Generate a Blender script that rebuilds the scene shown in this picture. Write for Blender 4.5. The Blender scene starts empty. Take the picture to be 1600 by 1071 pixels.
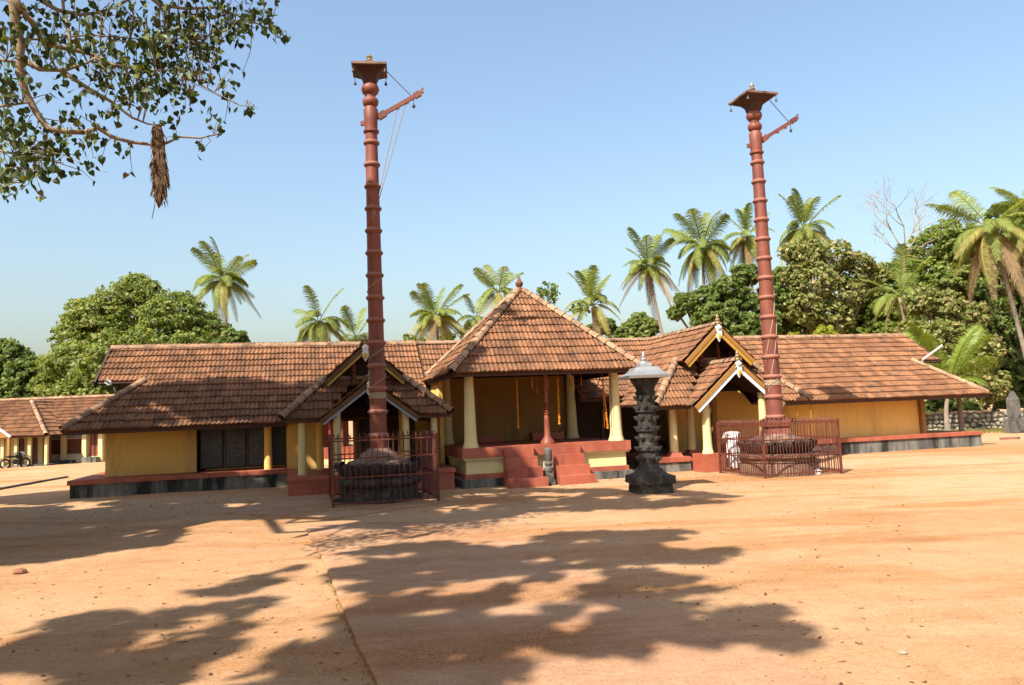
import bpy, math, random
import numpy as np
from mathutils import Vector, Matrix, noise

random.seed(7)
rng = np.random.default_rng(7)
S = bpy.context.scene
COL = S.collection
R = math.radians

# ------------------------------------------------------------------ camera
EYE = Vector((0.0, 0.0, 2.2))
FPX, PITCH, ROLL = 1220.0, 0.0895, 0.040
cam_d = bpy.data.cameras.new('camera')
cam_d.sensor_width = 36.0
cam_d.lens = FPX / 1600.0 * 36.0
cam_d.clip_start, cam_d.clip_end = 0.1, 4000
cam = bpy.data.objects.new('camera', cam_d)
COL.objects.link(cam)
CM = Matrix.Rotation(math.pi / 2 + PITCH, 4, 'X') @ Matrix.Rotation(-ROLL, 4, 'Z')
cam.matrix_world = Matrix.Translation(EYE) @ CM
S.camera = cam
CR = np.array(CM.to_3x3())
EY = np.array(EYE)

def project(P):
    """world points (n,3) -> photo pixel coordinates and depth"""
    d = (np.atleast_2d(P) - EY) @ CR
    z = np.maximum(-d[:, 2], 1e-3)
    return 800 + FPX * d[:, 0] / z, 535.5 - FPX * d[:, 1] / z, -d[:, 2]

def ray(px, py):
    return CR @ np.array([(px - 800) / FPX, (535.5 - py) / FPX, -1.0])

def at(px, py, Y):
    """the point at depth Y (metres north of the camera) seen at that place"""
    r = ray(px, py)
    return Vector(EY + r * (Y / r[1]))

def on_ground(px, py, z=0.0):
    r = ray(px, py)
    return Vector(EY + r * ((z - EY[2]) / r[2]))

# ------------------------------------------------------------------ sky, sun, exposure
AIR, DUST, OZ, SKYS = 1.5, 3.9, 3.1, 0.10
SUN_AZ, SUN_EL = R(55), R(48)
SUN = Vector((-math.cos(SUN_AZ) * math.cos(SUN_EL), -math.sin(SUN_AZ) * math.cos(SUN_EL), math.sin(SUN_EL)))
w = bpy.data.worlds.new('World')
S.world = w
w.use_nodes = True
nt = w.node_tree
bg = nt.nodes['Background']
sky = nt.nodes.new('ShaderNodeTexSky')
sky.sky_type = 'NISHITA'
sky.sun_disc = False
sky.sun_elevation = SUN_EL
sky.sun_rotation = math.atan2(SUN.x, SUN.y) % (2 * math.pi)
sky.air_density, sky.dust_density, sky.ozone_density = AIR, DUST, OZ
nt.links.new(sky.outputs[0], bg.inputs[0])
bg.inputs[1].default_value = SKYS
sl = bpy.data.lights.new('sun', 'SUN')
sl.energy, sl.angle, sl.color = 5.0, R(0.5), (1.0, 0.93, 0.82)
so = bpy.data.objects.new('sun', sl)
COL.objects.link(so)
so.location = (0, 0, 40)
so.rotation_euler = SUN.to_track_quat('Z', 'Y').to_euler()
S.view_settings.view_transform = 'Standard'
S.view_settings.look = 'None'
S.view_settings.exposure = 1.29
S.view_settings.gamma = 1.0
S.view_settings.use_curve_mapping = False

# ------------------------------------------------------------------ materials
AL = 0.53                                         # real-world reflectance of the painted tones below
def nodes(m):
    m.use_nodes = True
    return m.node_tree.nodes, m.node_tree.links, m.node_tree.nodes['Principled BSDF']

def ramp(N, stops):
    r = N.new('ShaderNodeValToRGB')
    while len(r.color_ramp.elements) < len(stops):
        r.color_ramp.elements.new(0.5)
    for e, (p, c) in zip(r.color_ramp.elements, stops):
        e.position = p
        e.color = (*c, 1) if len(c) == 3 else c
    return r

def mixc(N, L, fac, a, b, mode='MIX'):
    x = N.new('ShaderNodeMix')
    x.data_type, x.blend_type = 'RGBA', mode
    for k, v in ((0, fac), (6, a), (7, b)):
        if hasattr(v, 'is_output'):
            L.new(v, x.inputs[k])
        elif k == 0:
            x.inputs[0].default_value = v
        else:
            x.inputs[k].default_value = (*v, 1)
    return x.outputs[2]

def tex(N, L, scale, detail=4, rough=0.6, vec=None, dist=0.0):
    t = N.new('ShaderNodeTexNoise')
    t.inputs['Scale'].default_value = scale
    t.inputs['Detail'].default_value = detail
    t.inputs['Roughness'].default_value = rough
    t.inputs['Distortion'].default_value = dist
    if vec is not None:
        L.new(vec, t.inputs['Vector'])
    return t.outputs['Fac']

def pmat(name, c1, c2, scale=3.0, *a_, splash=None, **k_):
    m = pmat0(name, c1, c2, scale, *a_, **k_)
    if splash:
        N, L = m.node_tree.nodes, m.node_tree.links
        P = N['Principled BSDF']
        src = P.inputs['Base Color'].links[0].from_socket
        g = N.new('ShaderNodeNewGeometry').outputs['Position']
        sp = N.new('ShaderNodeSeparateXYZ')
        L.new(g, sp.inputs[0])
        n = tex(N, L, 1.7, 6, 0.7, g)
        ad = N.new('ShaderNodeMath'); ad.operation = 'MULTIPLY_ADD'
        ad.inputs[1].default_value, ad.inputs[2].default_value = -1.5, 0.75
        L.new(n, ad.inputs[0])
        sb = N.new('ShaderNodeMath'); sb.operation = 'ADD'
        L.new(sp.outputs[2], sb.inputs[0]); L.new(ad.outputs[0], sb.inputs[1])
        mr = N.new('ShaderNodeMapRange')
        mr.inputs[1].default_value, mr.inputs[2].default_value, mr.inputs[3].default_value, mr.inputs[4].default_value = splash[0], splash[1], splash[2], 0.0
        L.new(sb.outputs[0], mr.inputs[0])
        L.new(mixc(N, L, mr.outputs[0], src, splash[3]), P.inputs['Base Color'])
    return m

def pmat0(name, c1, c2, scale=3.0, rough=0.75, bump=0.25, bscale=None, stain=None, stain_scale=0.9, stain_amt=0.5,
         streak=False, metal=0.0, rnd=0.0, spec=0.3):
    """weathered surface: two tones of the same stuff, blotches of a third, fine relief"""
    al = 0.8 if name in ('yellow_lime_wash', 'white_paint', 'white_cotton') else 0.68 if name in ('pale_yellow_paint', 'red_oxide_floor', 'pale_wall_plaster') else AL
    c1, c2 = [q * al for q in c1], [q * al for q in c2]
    stain = [q * al for q in stain] if stain else None
    m = bpy.data.materials.new(name)
    N, L, P = nodes(m)
    g = N.new('ShaderNodeNewGeometry').outputs['Position']
    v = g
    if streak:
        mp = N.new('ShaderNodeMapping')
        mp.inputs['Scale'].default_value = (1, 1, 0.18)
        L.new(g, mp.inputs[0])
        v = mp.outputs[0]
    n1 = tex(N, L, scale, 5, 0.65, g)
    r1 = ramp(N, [(0.3, c1), (0.7, c2)])
    L.new(n1, r1.inputs[0])
    c = r1.outputs[0]
    if stain:
        n2 = tex(N, L, stain_scale, 6, 0.7, v, 0.4)
        r2 = ramp(N, [(0.62 - 0.35 * stain_amt, (0, 0, 0)), (0.75 - 0.25 * stain_amt, (1, 1, 1))])
        L.new(n2, r2.inputs[0])
        c = mixc(N, L, r2.outputs[0], c, stain)
    if rnd:
        oi = N.new('ShaderNodeObjectInfo').outputs['Random']
        at_ = N.new('ShaderNodeAttribute')
        at_.attribute_name = 'rnd'
        ad = N.new('ShaderNodeMath')
        ad.operation = 'ADD'
        L.new(oi, ad.inputs[0]); L.new(at_.outputs['Fac'], ad.inputs[1])
        fr = N.new('ShaderNodeMath')
        fr.operation = 'FRACT'
        L.new(ad.outputs[0], fr.inputs[0])
        rr = ramp(N, [(0.0, (1 - rnd,) * 3), (1.0, (1 + rnd,) * 3)])
        L.new(fr.outputs[0], rr.inputs[0])
        mr = N.new('ShaderNodeMapRange')
        mr.inputs[3].default_value, mr.inputs[4].default_value = 1 - rnd, 1 + rnd
        L.new(fr.outputs[0], mr.inputs[0])
        hs = N.new('ShaderNodeHueSaturation')
        L.new(mr.outputs[0], hs.inputs['Value'])
        L.new(c, hs.inputs['Color'])
        c = hs.outputs[0]
    L.new(c, P.inputs['Base Color'])
    P.inputs['Roughness'].default_value = rough
    P.inputs['Metallic'].default_value = metal
    P.inputs['Specular IOR Level'].default_value = spec
    if bump:
        b = N.new('ShaderNodeBump')
        b.inputs['Strength'].default_value = bump
        b.inputs['Distance'].default_value = 0.02
        L.new(tex(N, L, bscale or scale * 9, 5, 0.7, g), b.inputs['Height'])
        L.new(b.outputs[0], P.inputs['Normal'])
    return m

def leafmat(name, c1, c2, trans=0.35, rough=0.5, spot=None):
    c1, c2 = [q * 0.68 for q in c1], [q * 0.68 for q in c2]
    spot = [q * 0.68 for q in spot] if spot else None
    m = bpy.data.materials.new(name)
    N, L, P = nodes(m)
    oi = N.new('ShaderNodeObjectInfo').outputs['Random']
    a = N.new('ShaderNodeAttribute')
    a.attribute_name = 'rnd'
    ad = N.new('ShaderNodeMath')
    ad.operation = 'ADD'
    L.new(oi, ad.inputs[0]); L.new(a.outputs['Fac'], ad.inputs[1])
    fr = N.new('ShaderNodeMath')
    fr.operation = 'FRACT'
    L.new(ad.outputs[0], fr.inputs[0])
    st = [(0.0, c1), (0.9, c2)]
    if spot:
        st = [(0.0, c1), (0.78, c2), (0.92, spot)]
    r = ramp(N, st)
    L.new(fr.outputs[0], r.inputs[0])
    L.new(r.outputs[0], P.inputs['Base Color'])
    P.inputs['Roughness'].default_value = rough
    P.inputs['Specular IOR Level'].default_value = 0.15
    if trans:
        t = N.new('ShaderNodeBsdfTranslucent')
        tc = mixc(N, L, 1.0, r.outputs[0], (1.6, 1.5, 0.6), 'MULTIPLY')
        L.new(tc, t.inputs[0])
        mx = N.new('ShaderNodeMixShader')
        mx.inputs[0].default_value = trans
        L.new(P.outputs[0], mx.inputs[1]); L.new(t.outputs[0], mx.inputs[2])
        L.new(mx.outputs[0], N['Material Output'].inputs[0])
    return m

M = {}
M['tile'] = pmat('roof_clay', (0.225, 0.094, 0.04), (0.37, 0.172, 0.08), 0.9, 0.9, 0.35, 40, stain=(0.13, 0.068, 0.04), stain_scale=3.2, stain_amt=0.36, rnd=0.28)
M['ridge'] = pmat('ridge_clay', (0.42, 0.235, 0.13), (0.58, 0.37, 0.22), 1.5, 0.88, 0.35, 30, stain=(0.2, 0.12, 0.08), stain_scale=2.5, stain_amt=0.4, rnd=0.2)
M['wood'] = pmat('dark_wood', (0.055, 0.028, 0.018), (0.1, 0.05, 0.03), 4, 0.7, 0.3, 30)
M['redwood'] = pmat('red_painted_wood', (0.27, 0.06, 0.03), (0.36, 0.1, 0.05), 3, 0.5, 0.15)
M['eave'] = pmat('brown_eave_board', (0.1, 0.04, 0.025), (0.15, 0.06, 0.035), 4, 0.7, 0.2)
M['yellow'] = pmat('yellow_lime_wash', (0.83, 0.5, 0.125), (0.9, 0.56, 0.16), 0.6, 0.85, 0.12, 25, stain=(0.58, 0.36, 0.12), stain_scale=0.8, stain_amt=0.3, streak=True, splash=(0.55, 1.15, 0.5, (0.42, 0.25, 0.12)))
M['dullochre'] = pmat('dull_ochre_wash', (0.4, 0.22, 0.06), (0.48, 0.28, 0.08), 0.6, 0.85, 0.12, 25, stain=(0.26, 0.15, 0.06), stain_scale=0.9, stain_amt=0.35, streak=True)  # browner, duller ochre than the yellow walls, for the pavilion back wall
M['cream'] = pmat('pale_yellow_paint', (0.75, 0.62, 0.28), (0.8, 0.68, 0.36), 1.5, 0.7, 0.1, 25, stain=(0.5, 0.4, 0.2), stain_scale=1.6, stain_amt=0.15, streak=True)
M['red'] = pmat('red_oxide_floor', (0.36, 0.085, 0.045), (0.5, 0.15, 0.085), 1.6, 0.55, 0.15, 25, stain=(0.26, 0.07, 0.05), stain_scale=1.4, stain_amt=0.4, streak=True)
M['plinth'] = pmat('stained_plaster', (0.2, 0.19, 0.16), (0.42, 0.4, 0.34), 1.6, 0.9, 0.4, 20, stain=(0.035, 0.035, 0.033), stain_scale=1.3, stain_amt=0.62, streak=True)
M['black'] = pmat('blackboard', (0.012, 0.013, 0.015), (0.02, 0.021, 0.024), 3, 0.35, 0.05)
M['polered'] = pmat('red_oxide_pole', (0.235, 0.062, 0.036), (0.33, 0.1, 0.06), 2.5, 0.55, 0.2, 25, stain=(0.15, 0.05, 0.04), stain_scale=2.4, stain_amt=0.4, streak=True, rnd=0.06)
M['capdark'] = pmat('dark_cap_paint', (0.07, 0.03, 0.022), (0.12, 0.05, 0.035), 4, 0.7, 0.3)
M['poleedge'] = pmat('worn_pole_ring', (0.34, 0.12, 0.078), (0.44, 0.18, 0.12), 4, 0.6, 0.2)
M['fence'] = pmat('red_iron', (0.17, 0.04, 0.024), (0.25, 0.065, 0.036), 6, 0.65, 0.2, stain=(0.1, 0.034, 0.02), stain_scale=5, stain_amt=0.4)
M['stone'] = pmat('black_stone', (0.032, 0.03, 0.028), (0.085, 0.078, 0.068), 5, 0.8, 0.6, 25, stain=(0.17, 0.145, 0.11), stain_scale=4.5, stain_amt=0.36, spec=0.15)
M['granite'] = pmat('grey_granite', (0.12, 0.11, 0.1), (0.26, 0.24, 0.2), 4, 0.85, 0.5, 30, stain=(0.05, 0.045, 0.04), stain_scale=2, stain_amt=0.45)
M['basestone'] = pmat('brown_base_stone', (0.26, 0.15, 0.1), (0.4, 0.25, 0.165), 3, 0.8, 0.4, 25, stain=(0.07, 0.05, 0.04), stain_scale=2.2, stain_amt=0.45)
M['metal'] = pmat('bare_metal', (0.5, 0.5, 0.5), (0.62, 0.62, 0.6), 4, 0.4, 0.1, metal=0.6)
M['brass'] = pmat('dull_brass', (0.35, 0.25, 0.12), (0.5, 0.38, 0.2), 5, 0.45, 0.15, metal=0.5)
M['white'] = pmat('white_paint', (0.72, 0.72, 0.7), (0.8, 0.8, 0.79), 3, 0.6, 0.05)
M['ochre'] = pmat('ochre_paint', (0.6, 0.3, 0.04), (0.68, 0.37, 0.06), 3, 0.6, 0.1)
M['ochrebrown'] = pmat('brown_ochre_paint', (0.4, 0.19, 0.045), (0.5, 0.25, 0.06), 3, 0.6, 0.1)
M['oldbrown'] = pmat('old_brown_paint', (0.13, 0.065, 0.025), (0.2, 0.1, 0.04), 3, 0.7, 0.15)
M['gold'] = pmat('yellow_paint', (0.75, 0.5, 0.05), (0.8, 0.56, 0.1), 3, 0.55, 0.05)
M['orange'] = pmat('marigold', (0.75, 0.2, 0.01), (0.85, 0.34, 0.02), 30, 0.8, 0.4, 60)
M['rope'] = pmat('rope', (0.45, 0.33, 0.2), (0.6, 0.47, 0.32), 20, 0.9, 0.2)
M['wire'] = pmat('grey_wire', (0.06, 0.06, 0.06), (0.1, 0.1, 0.1), 20, 0.6, 0)
M['skin'] = pmat('brown_skin', (0.25, 0.12, 0.07), (0.3, 0.15, 0.09), 5, 0.6, 0.05)
M['hair'] = pmat('black_hair', (0.012, 0.01, 0.01), (0.02, 0.018, 0.016), 20, 0.5, 0.1)
M['cotton'] = pmat('white_cotton', (0.78, 0.78, 0.77), (0.82, 0.82, 0.81), 6, 0.9, 0.3, 8)
M['blue'] = pmat('blue_plastic', (0.02, 0.2, 0.45), (0.03, 0.24, 0.5), 6, 0.35, 0)
M['bark'] = pmat('grey_bark', (0.2, 0.15, 0.1), (0.36, 0.28, 0.2), 3, 0.9, 0.6, 15)
M['palebark'] = pmat('pale_bark', (0.34, 0.25, 0.15), (0.5, 0.38, 0.25), 3, 0.9, 0.4, 20)
M['palmbark'] = pmat('palm_bark', (0.24, 0.19, 0.14), (0.4, 0.33, 0.25), 2, 0.9, 0.6, 6)
M['straw'] = pmat('dry_straw', (0.09, 0.05, 0.025), (0.22, 0.13, 0.06), 9, 0.95, 0.8, 30)
M['palegreen'] = pmat('pale_wall_plaster', (0.6, 0.5, 0.3), (0.7, 0.6, 0.38), 1, 0.85, 0.1)
M['shutter'] = pmat('brown_shutter', (0.16, 0.05, 0.025), (0.22, 0.075, 0.035), 3, 0.6, 0.15)
M['shadewhite'] = pmat('shade_tinted_white', (0.36, 0.48, 0.6), (0.45, 0.56, 0.66), 4, 0.6, 0.1)  # white barge boards with the bluish cast of shade put into the colour
M['bluegrey'] = pmat('bluegrey_sheet', (0.25, 0.3, 0.36), (0.35, 0.4, 0.46), 4, 0.6, 0.1)
M['rubber'] = pmat('black_rubber', (0.012, 0.012, 0.012), (0.02, 0.02, 0.02), 8, 0.7, 0.1)
M['brick'] = pmat('laterite_brick', (0.32, 0.13, 0.07), (0.42, 0.2, 0.11), 8, 0.9, 0.5, 30)
M['rubble'] = pmat('whitewashed_rubble', (0.3, 0.26, 0.19), (0.62, 0.56, 0.42), 2.2, 0.9, 0.6, 14, stain=(0.1, 0.08, 0.05), stain_scale=2.2, stain_amt=0.45, rnd=0.25)
M['mortar'] = pmat('dark_mortar', (0.09, 0.075, 0.05), (0.17, 0.14, 0.09), 4, 0.95, 0.5)
M['peepal'] = leafmat('broad_leaf', (0.03, 0.052, 0.016), (0.075, 0.115, 0.028), 0.24, 0.45, (0.17, 0.19, 0.045))
M['treeleaf'] = leafmat('tree_leaf', (0.1, 0.16, 0.033), (0.28, 0.34, 0.085), 0.42, 0.5, (0.34, 0.32, 0.12))
M['darkleaf'] = leafmat('dark_tree_leaf', (0.06, 0.11, 0.025), (0.2, 0.27, 0.065), 0.4, 0.5, (0.28, 0.3, 0.1))
M['brightleaf'] = leafmat('bright_tree_leaf', (0.14, 0.2, 0.035), (0.33, 0.4, 0.09), 0.45, 0.5)
M['dryleaf'] = leafmat('dry_tree_leaf', (0.11, 0.16, 0.037), (0.34, 0.35, 0.12), 0.4, 0.6, (0.5, 0.4, 0.2))
M['limeleaf'] = leafmat('lime_tree_leaf', (0.22, 0.26, 0.025), (0.38, 0.4, 0.04), 0.4, 0.5)
M['frond'] = leafmat('palm_frond', (0.1, 0.16, 0.03), (0.32, 0.36, 0.09), 0.38, 0.6)
M['frondyellow'] = leafmat('yellowing_frond', (0.24, 0.23, 0.05), (0.4, 0.36, 0.12), 0.35, 0.5)
M['fronddry'] = leafmat('dry_frond', (0.22, 0.14, 0.07), (0.34, 0.24, 0.13), 0.2, 0.8)
M['frondlime'] = leafmat('young_frond', (0.16, 0.24, 0.03), (0.26, 0.34, 0.06), 0.4, 0.4)
M['coconut'] = pmat('coconut_husk', (0.25, 0.17, 0.05), (0.36, 0.27, 0.08), 6, 0.7, 0.2)
M['litter'] = leafmat('dead_leaf', (0.1, 0.045, 0.02), (0.25, 0.13, 0.06), 0.0, 0.9)
M['grass'] = leafmat('dry_grass', (0.16, 0.16, 0.04), (0.3, 0.27, 0.08), 0.3, 0.7)

def ground_mat(name, tint=0.68):
    m = bpy.data.materials.new(name)
    N, L, P = nodes(m)
    g = N.new('ShaderNodeNewGeometry').outputs['Position']
    big = tex(N, L, 0.12, 4, 0.6, g, 0.5)
    r1 = ramp(N, [(0.3, (0.49, 0.262, 0.125)), (0.55, (0.57, 0.35, 0.195)), (0.75, (0.57, 0.38, 0.23))])
    L.new(big, r1.inputs[0])
    # reddish loose gravel drifts, stretched along the wheel and foot tracks
    mp = N.new('ShaderNodeMapping')
    mp.inputs['Rotation'].default_value = (0, 0, R(12))
    mp.inputs['Scale'].default_value = (0.25, 1.0, 1.0)
    L.new(g, mp.inputs[0])
    d = tex(N, L, 0.55, 8, 0.72, mp.outputs[0], 0.6)
    r2 = ramp(N, [(0.54, (0, 0, 0)), (0.68, (1, 1, 1))])
    L.new(d, r2.inputs[0])
    c = mixc(N, L, r2.outputs[0], r1.outputs[0], (0.42, 0.22, 0.1))
    # orange patches where the top layer is scuffed away, and paler trodden crust
    o = tex(N, L, 0.33, 9, 0.75, g, 1.0)
    r4 = ramp(N, [(0.52, (0, 0, 0)), (0.66, (0.45, 0.45, 0.45))])
    L.new(o, r4.inputs[0])
    c = mixc(N, L, r4.outputs[0], c, (0.5, 0.28, 0.125))
    o2 = tex(N, L, 2.6, 7, 0.75, g, 0.4)
    r5 = ramp(N, [(0.36, (0.84, 0.8, 0.76)), (0.62, (1.05, 1.05, 1.05))])
    L.new(o2, r5.inputs[0])
    c = mixc(N, L, 0.75, c, r5.outputs[0], 'MULTIPLY')
    f = tex(N, L, 30, 7, 0.85, g)
    r3 = ramp(N, [(0.36, (0.62, 0.56, 0.5)), (0.5, (1.0, 1.0, 1.0)), (0.68, (1.14, 1.13, 1.1))])
    L.new(f, r3.inputs[0])
    c = mixc(N, L, 0.85, c, r3.outputs[0], 'MULTIPLY')
    # loose grit lying in drifts: dark and pale grains on redder earth
    gm = tex(N, L, 0.42, 5, 0.65, mp.outputs[0], 0.8)
    r6 = ramp(N, [(0.5, (0, 0, 0)), (0.62, (1, 1, 1))])
    L.new(gm, r6.inputs[0])
    gr = tex(N, L, 75, 3, 0.9, g)
    r7 = ramp(N, [(0.38, (0.34, 0.2, 0.1)), (0.48, (0.86, 0.72, 0.56)), (0.56, (1.0, 0.9, 0.74)), (0.66, (1.35, 1.35, 1.3))])
    L.new(gr, r7.inputs[0])
    c = mixc(N, L, r6.outputs[0], c, mixc(N, L, 1.0, c, r7.outputs[0], 'MULTIPLY'))
    c = mixc(N, L, 1.0, c, (tint, tint * (0.975 if tint < 0.67 else 1), tint * (1.06 if tint < 0.67 else 1)), 'MULTIPLY')
    L.new(c, P.inputs['Base Color'])
    P.inputs['Roughness'].default_value = 0.95
    P.inputs['Specular IOR Level'].default_value = 0.1
    b = N.new('ShaderNodeBump')
    b.inputs['Strength'].default_value = 0.75
    b.inputs['Distance'].default_value = 0.045
    h = tex(N, L, 5, 10, 0.78, g)
    L.new(h, b.inputs['Height'])
    L.new(b.outputs[0], P.inputs['Normal'])
    return m
M['ground'] = ground_mat('laterite_sand')
M['slab'] = ground_mat('worn_paving', 0.66)

def board_mat():
    """blackboard with rows of chalky painted writing too small to read"""
    m = bpy.data.materials.new('written_board')
    N, L, P = nodes(m)
    tc = N.new('ShaderNodeTexCoord').outputs['Object']
    sp = N.new('ShaderNodeSeparateXYZ')
    L.new(tc, sp.inputs[0])
    wv = N.new('ShaderNodeMath'); wv.operation = 'MULTIPLY'; wv.inputs[1].default_value = 2 * math.pi / 0.085
    L.new(sp.outputs[2], wv.inputs[0])
    sn = N.new('ShaderNodeMath'); sn.operation = 'SINE'
    L.new(wv.outputs[0], sn.inputs[0])
    gt = N.new('ShaderNodeMath'); gt.operation = 'GREATER_THAN'; gt.inputs[1].default_value = 0.25
    L.new(sn.outputs[0], gt.inputs[0])
    mp = N.new('ShaderNodeMapping'); mp.inputs['Scale'].default_value = (1, 1, 0.4)
    L.new(tc, mp.inputs[0])
    n = tex(N, L, 26, 3, 0.7, mp.outputs[0])
    r = ramp(N, [(0.5, (0, 0, 0)), (0.56, (1, 1, 1))]); L.new(n, r.inputs[0])
    n2 = tex(N, L, 1.6, 2, 0.5, tc)
    r2 = ramp(N, [(0.42, (0, 0, 0)), (0.5, (1, 1, 1))]); L.new(n2, r2.inputs[0])
    a = N.new('ShaderNodeMath'); a.operation = 'MULTIPLY'
    L.new(gt.outputs[0], a.inputs[0]); L.new(r.outputs[0], a.inputs[1])
    b = N.new('ShaderNodeMath'); b.operation = 'MULTIPLY'
    L.new(a.outputs[0], b.inputs[0]); L.new(r2.outputs[0], b.inputs[1])
    c = mixc(N, L, b.outputs[0], (0.013, 0.014, 0.016), (0.12, 0.13, 0.15))
    L.new(c, P.inputs['Base Color'])
    P.inputs['Roughness'].default_value = 0.4
    return m
M['board'] = board_mat()

# ------------------------------------------------------------------ building blocks
TH = R(15)
CT, ST = math.cos(TH), math.sin(TH)
O2 = (0.33, 26.8)
def W(u, v, z=0.0):
    return Vector((O2[0] + CT * u - ST * v, O2[1] + ST * u + CT * v, z))
def UV(p):
    x, y = p[0] - O2[0], p[1] - O2[1]
    return (CT * x + ST * y, -ST * x + CT * y)

ORG = {}
class MB:
    def __init__(s):
        s.v, s.f, s.r = [], [], []
    def add(s, vs, fs, rnd=None):
        o = len(s.v)
        s.v.extend([tuple(p) for p in vs])
        s.f.extend([tuple(i + o for i in f) for f in fs])
        if rnd is not None:
            s.r.extend([rnd] * len(fs))
        return s
    def hexa(s, p):
        return s.add(p, [(0, 3, 2, 1), (4, 5, 6, 7), (0, 1, 5, 4), (1, 2, 6, 5), (2, 3, 7, 6), (3, 0, 4, 7)])
    def box(s, x0, x1, y0, y1, z0, z1):
        return s.hexa([(x0, y0, z0), (x1, y0, z0), (x1, y1, z0), (x0, y1, z0), (x0, y0, z1), (x1, y0, z1), (x1, y1, z1), (x0, y1, z1)])
    def frustum(s, cx, cy, z0, z1, h0, h1, k0=None, k1=None):
        k0, k1 = k0 or h0, k1 or h1
        return s.hexa([(cx - h0, cy - k0, z0), (cx + h0, cy - k0, z0), (cx + h0, cy + k0, z0), (cx - h0, cy + k0, z0),
                       (cx - h1, cy - k1, z1), (cx + h1, cy - k1, z1), (cx + h1, cy + k1, z1), (cx - h1, cy + k1, z1)])
    def beam(s, a, b, wd, ht, up=(0, 0, 1)):
        a, b, up = Vector(a), Vector(b), Vector(up)
        d = (b - a).normalized()
        x = d.cross(up)
        if x.length < 1e-4:
            x = d.cross(Vector((1, 0, 0)))
        x.normalize()
        y = x.cross(d).normalized()
        x, y = x * wd / 2, y * ht / 2
        return s.hexa([a - x - y, a + x - y, a + x + y, a - x + y, b - x - y, b + x - y, b + x + y, b - x + y])
    def slab(s, poly, t, n=None):
        poly = [Vector(p) for p in poly]
        if n is None:
            n = (poly[1] - poly[0]).cross(poly[2] - poly[1]).normalized()
        k = len(poly)
        vs = poly + [p - Vector(n) * t for p in poly]
        fs = [tuple(range(k)), tuple(range(2 * k - 1, k - 1, -1))]
        fs += [(i, i + k, (i + 1) % k + k, (i + 1) % k) for i in range(k)]
        return s.add(vs, fs)
    def lathe(s, prof, n=16, c=(0, 0), scal=None, rot=0.0):
        vs, fs = [], []
        for (z, r) in prof:
            for i in range(n):
                a = 2 * math.pi * i / n + rot
                q = r * (scal(a, z) if scal else 1)
                vs.append((c[0] + q * math.cos(a), c[1] + q * math.sin(a), z))
        m = len(prof)
        for j in range(m - 1):
            for i in range(n):
                fs.append((j * n + i, j * n + (i + 1) % n, (j + 1) * n + (i + 1) % n, (j + 1) * n + i))
        fs.append(tuple(range(n - 1, -1, -1)))
        fs.append(tuple((m - 1) * n + i for i in range(n)))
        return s.add(vs, fs)
    def tube(s, pts, rad, n=6):
        pts = [Vector(p) for p in pts]
        if not hasattr(rad, '__len__'):
            rad = [rad] * len(pts)
        vs, fs = [], []
        px = None
        for k, p in enumerate(pts):
            d = (pts[min(k + 1, len(pts) - 1)] - pts[max(k - 1, 0)]).normalized()
            if px is None:
                px = d.cross(Vector((0, 0, 1)) if abs(d.z) < 0.9 else Vector((1, 0, 0))).normalized()
            px = (px - d * px.dot(d)).normalized()
            py = d.cross(px)
            for i in range(n):
                a = 2 * math.pi * i / n
                vs.append(p + (px * math.cos(a) + py * math.sin(a)) * rad[k])
        m = len(pts)
        for j in range(m - 1):
            for i in range(n):
                fs.append((j * n + i, j * n + (i + 1) % n, (j + 1) * n + (i + 1) % n, (j + 1) * n + i))
        fs.append(tuple(range(n - 1, -1, -1)))
        fs.append(tuple((m - 1) * n + i for i in range(n)))
        return s.add(vs, fs)
    def ball(s, c, r, n=8, m=5, sq=(1, 1, 1)):
        vs, fs = [], []
        for j in range(1, m):
            t = math.pi * j / m
            for i in range(n):
                a = 2 * math.pi * i / n
                vs.append((c[0] + r * sq[0] * math.sin(t) * math.cos(a), c[1] + r * sq[1] * math.sin(t) * math.sin(a), c[2] + r * sq[2] * math.cos(t)))
        vs += [(c[0], c[1], c[2] + r * sq[2]), (c[0], c[1], c[2] - r * sq[2])]
        t, b = len(vs) - 2, len(vs) - 1
        for j in range(m - 2):
            for i in range(n):
                fs.append((j * n + i, (j + 1) * n + i, (j + 1) * n + (i + 1) % n, j * n + (i + 1) % n))
        for i in range(n):
            fs.append((t, i, (i + 1) % n)); fs.append((b, (m - 2) * n + (i + 1) % n, (m - 2) * n + i))
        return s.add(vs, fs)
    def mesh(s, name, mat, off=(0, 0, 0), smooth=False):
        me = bpy.data.meshes.new(name)
        me.from_pydata([(p[0] - off[0], p[1] - off[1], p[2] - off[2]) for p in s.v], [], s.f)
        if s.r:
            a = me.attributes.new('rnd', 'FLOAT', 'FACE')
            a.data.foreach_set('value', s.r)
        if mat:
            me.materials.append(M[mat] if isinstance(mat, str) else mat)
        if smooth:
            me.shade_smooth()
            if smooth is not True:
                me.set_sharp_from_angle(angle=R(smooth))
        me.update()
        return me
    def build(s, name, mat, parent=None, smooth=False, **kw):
        off = ORG.get(parent.name, Vector((0, 0, 0))) if parent else Vector((0, 0, 0))
        me = s.mesh(name, mat, off, smooth)
        return link(name, me, parent, **kw)

def link(name, me, parent=None, label=None, cat=None, group=None, kind=None, mat4=None):
    o = bpy.data.objects.new(name, me)
    COL.objects.link(o)
    if parent:
        o.parent = parent
        ORG[o.name] = ORG.get(parent.name, Vector((0, 0, 0)))
    if mat4 is not None:
        o.matrix_basis = mat4
    tag(o, label, cat, group, kind)
    return o

def tag(o, label=None, cat=None, group=None, kind=None):
    for k, v in (('label', label), ('category', cat), ('group', group), ('kind', kind)):
        if v:
            o[k] = v
    return o

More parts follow.
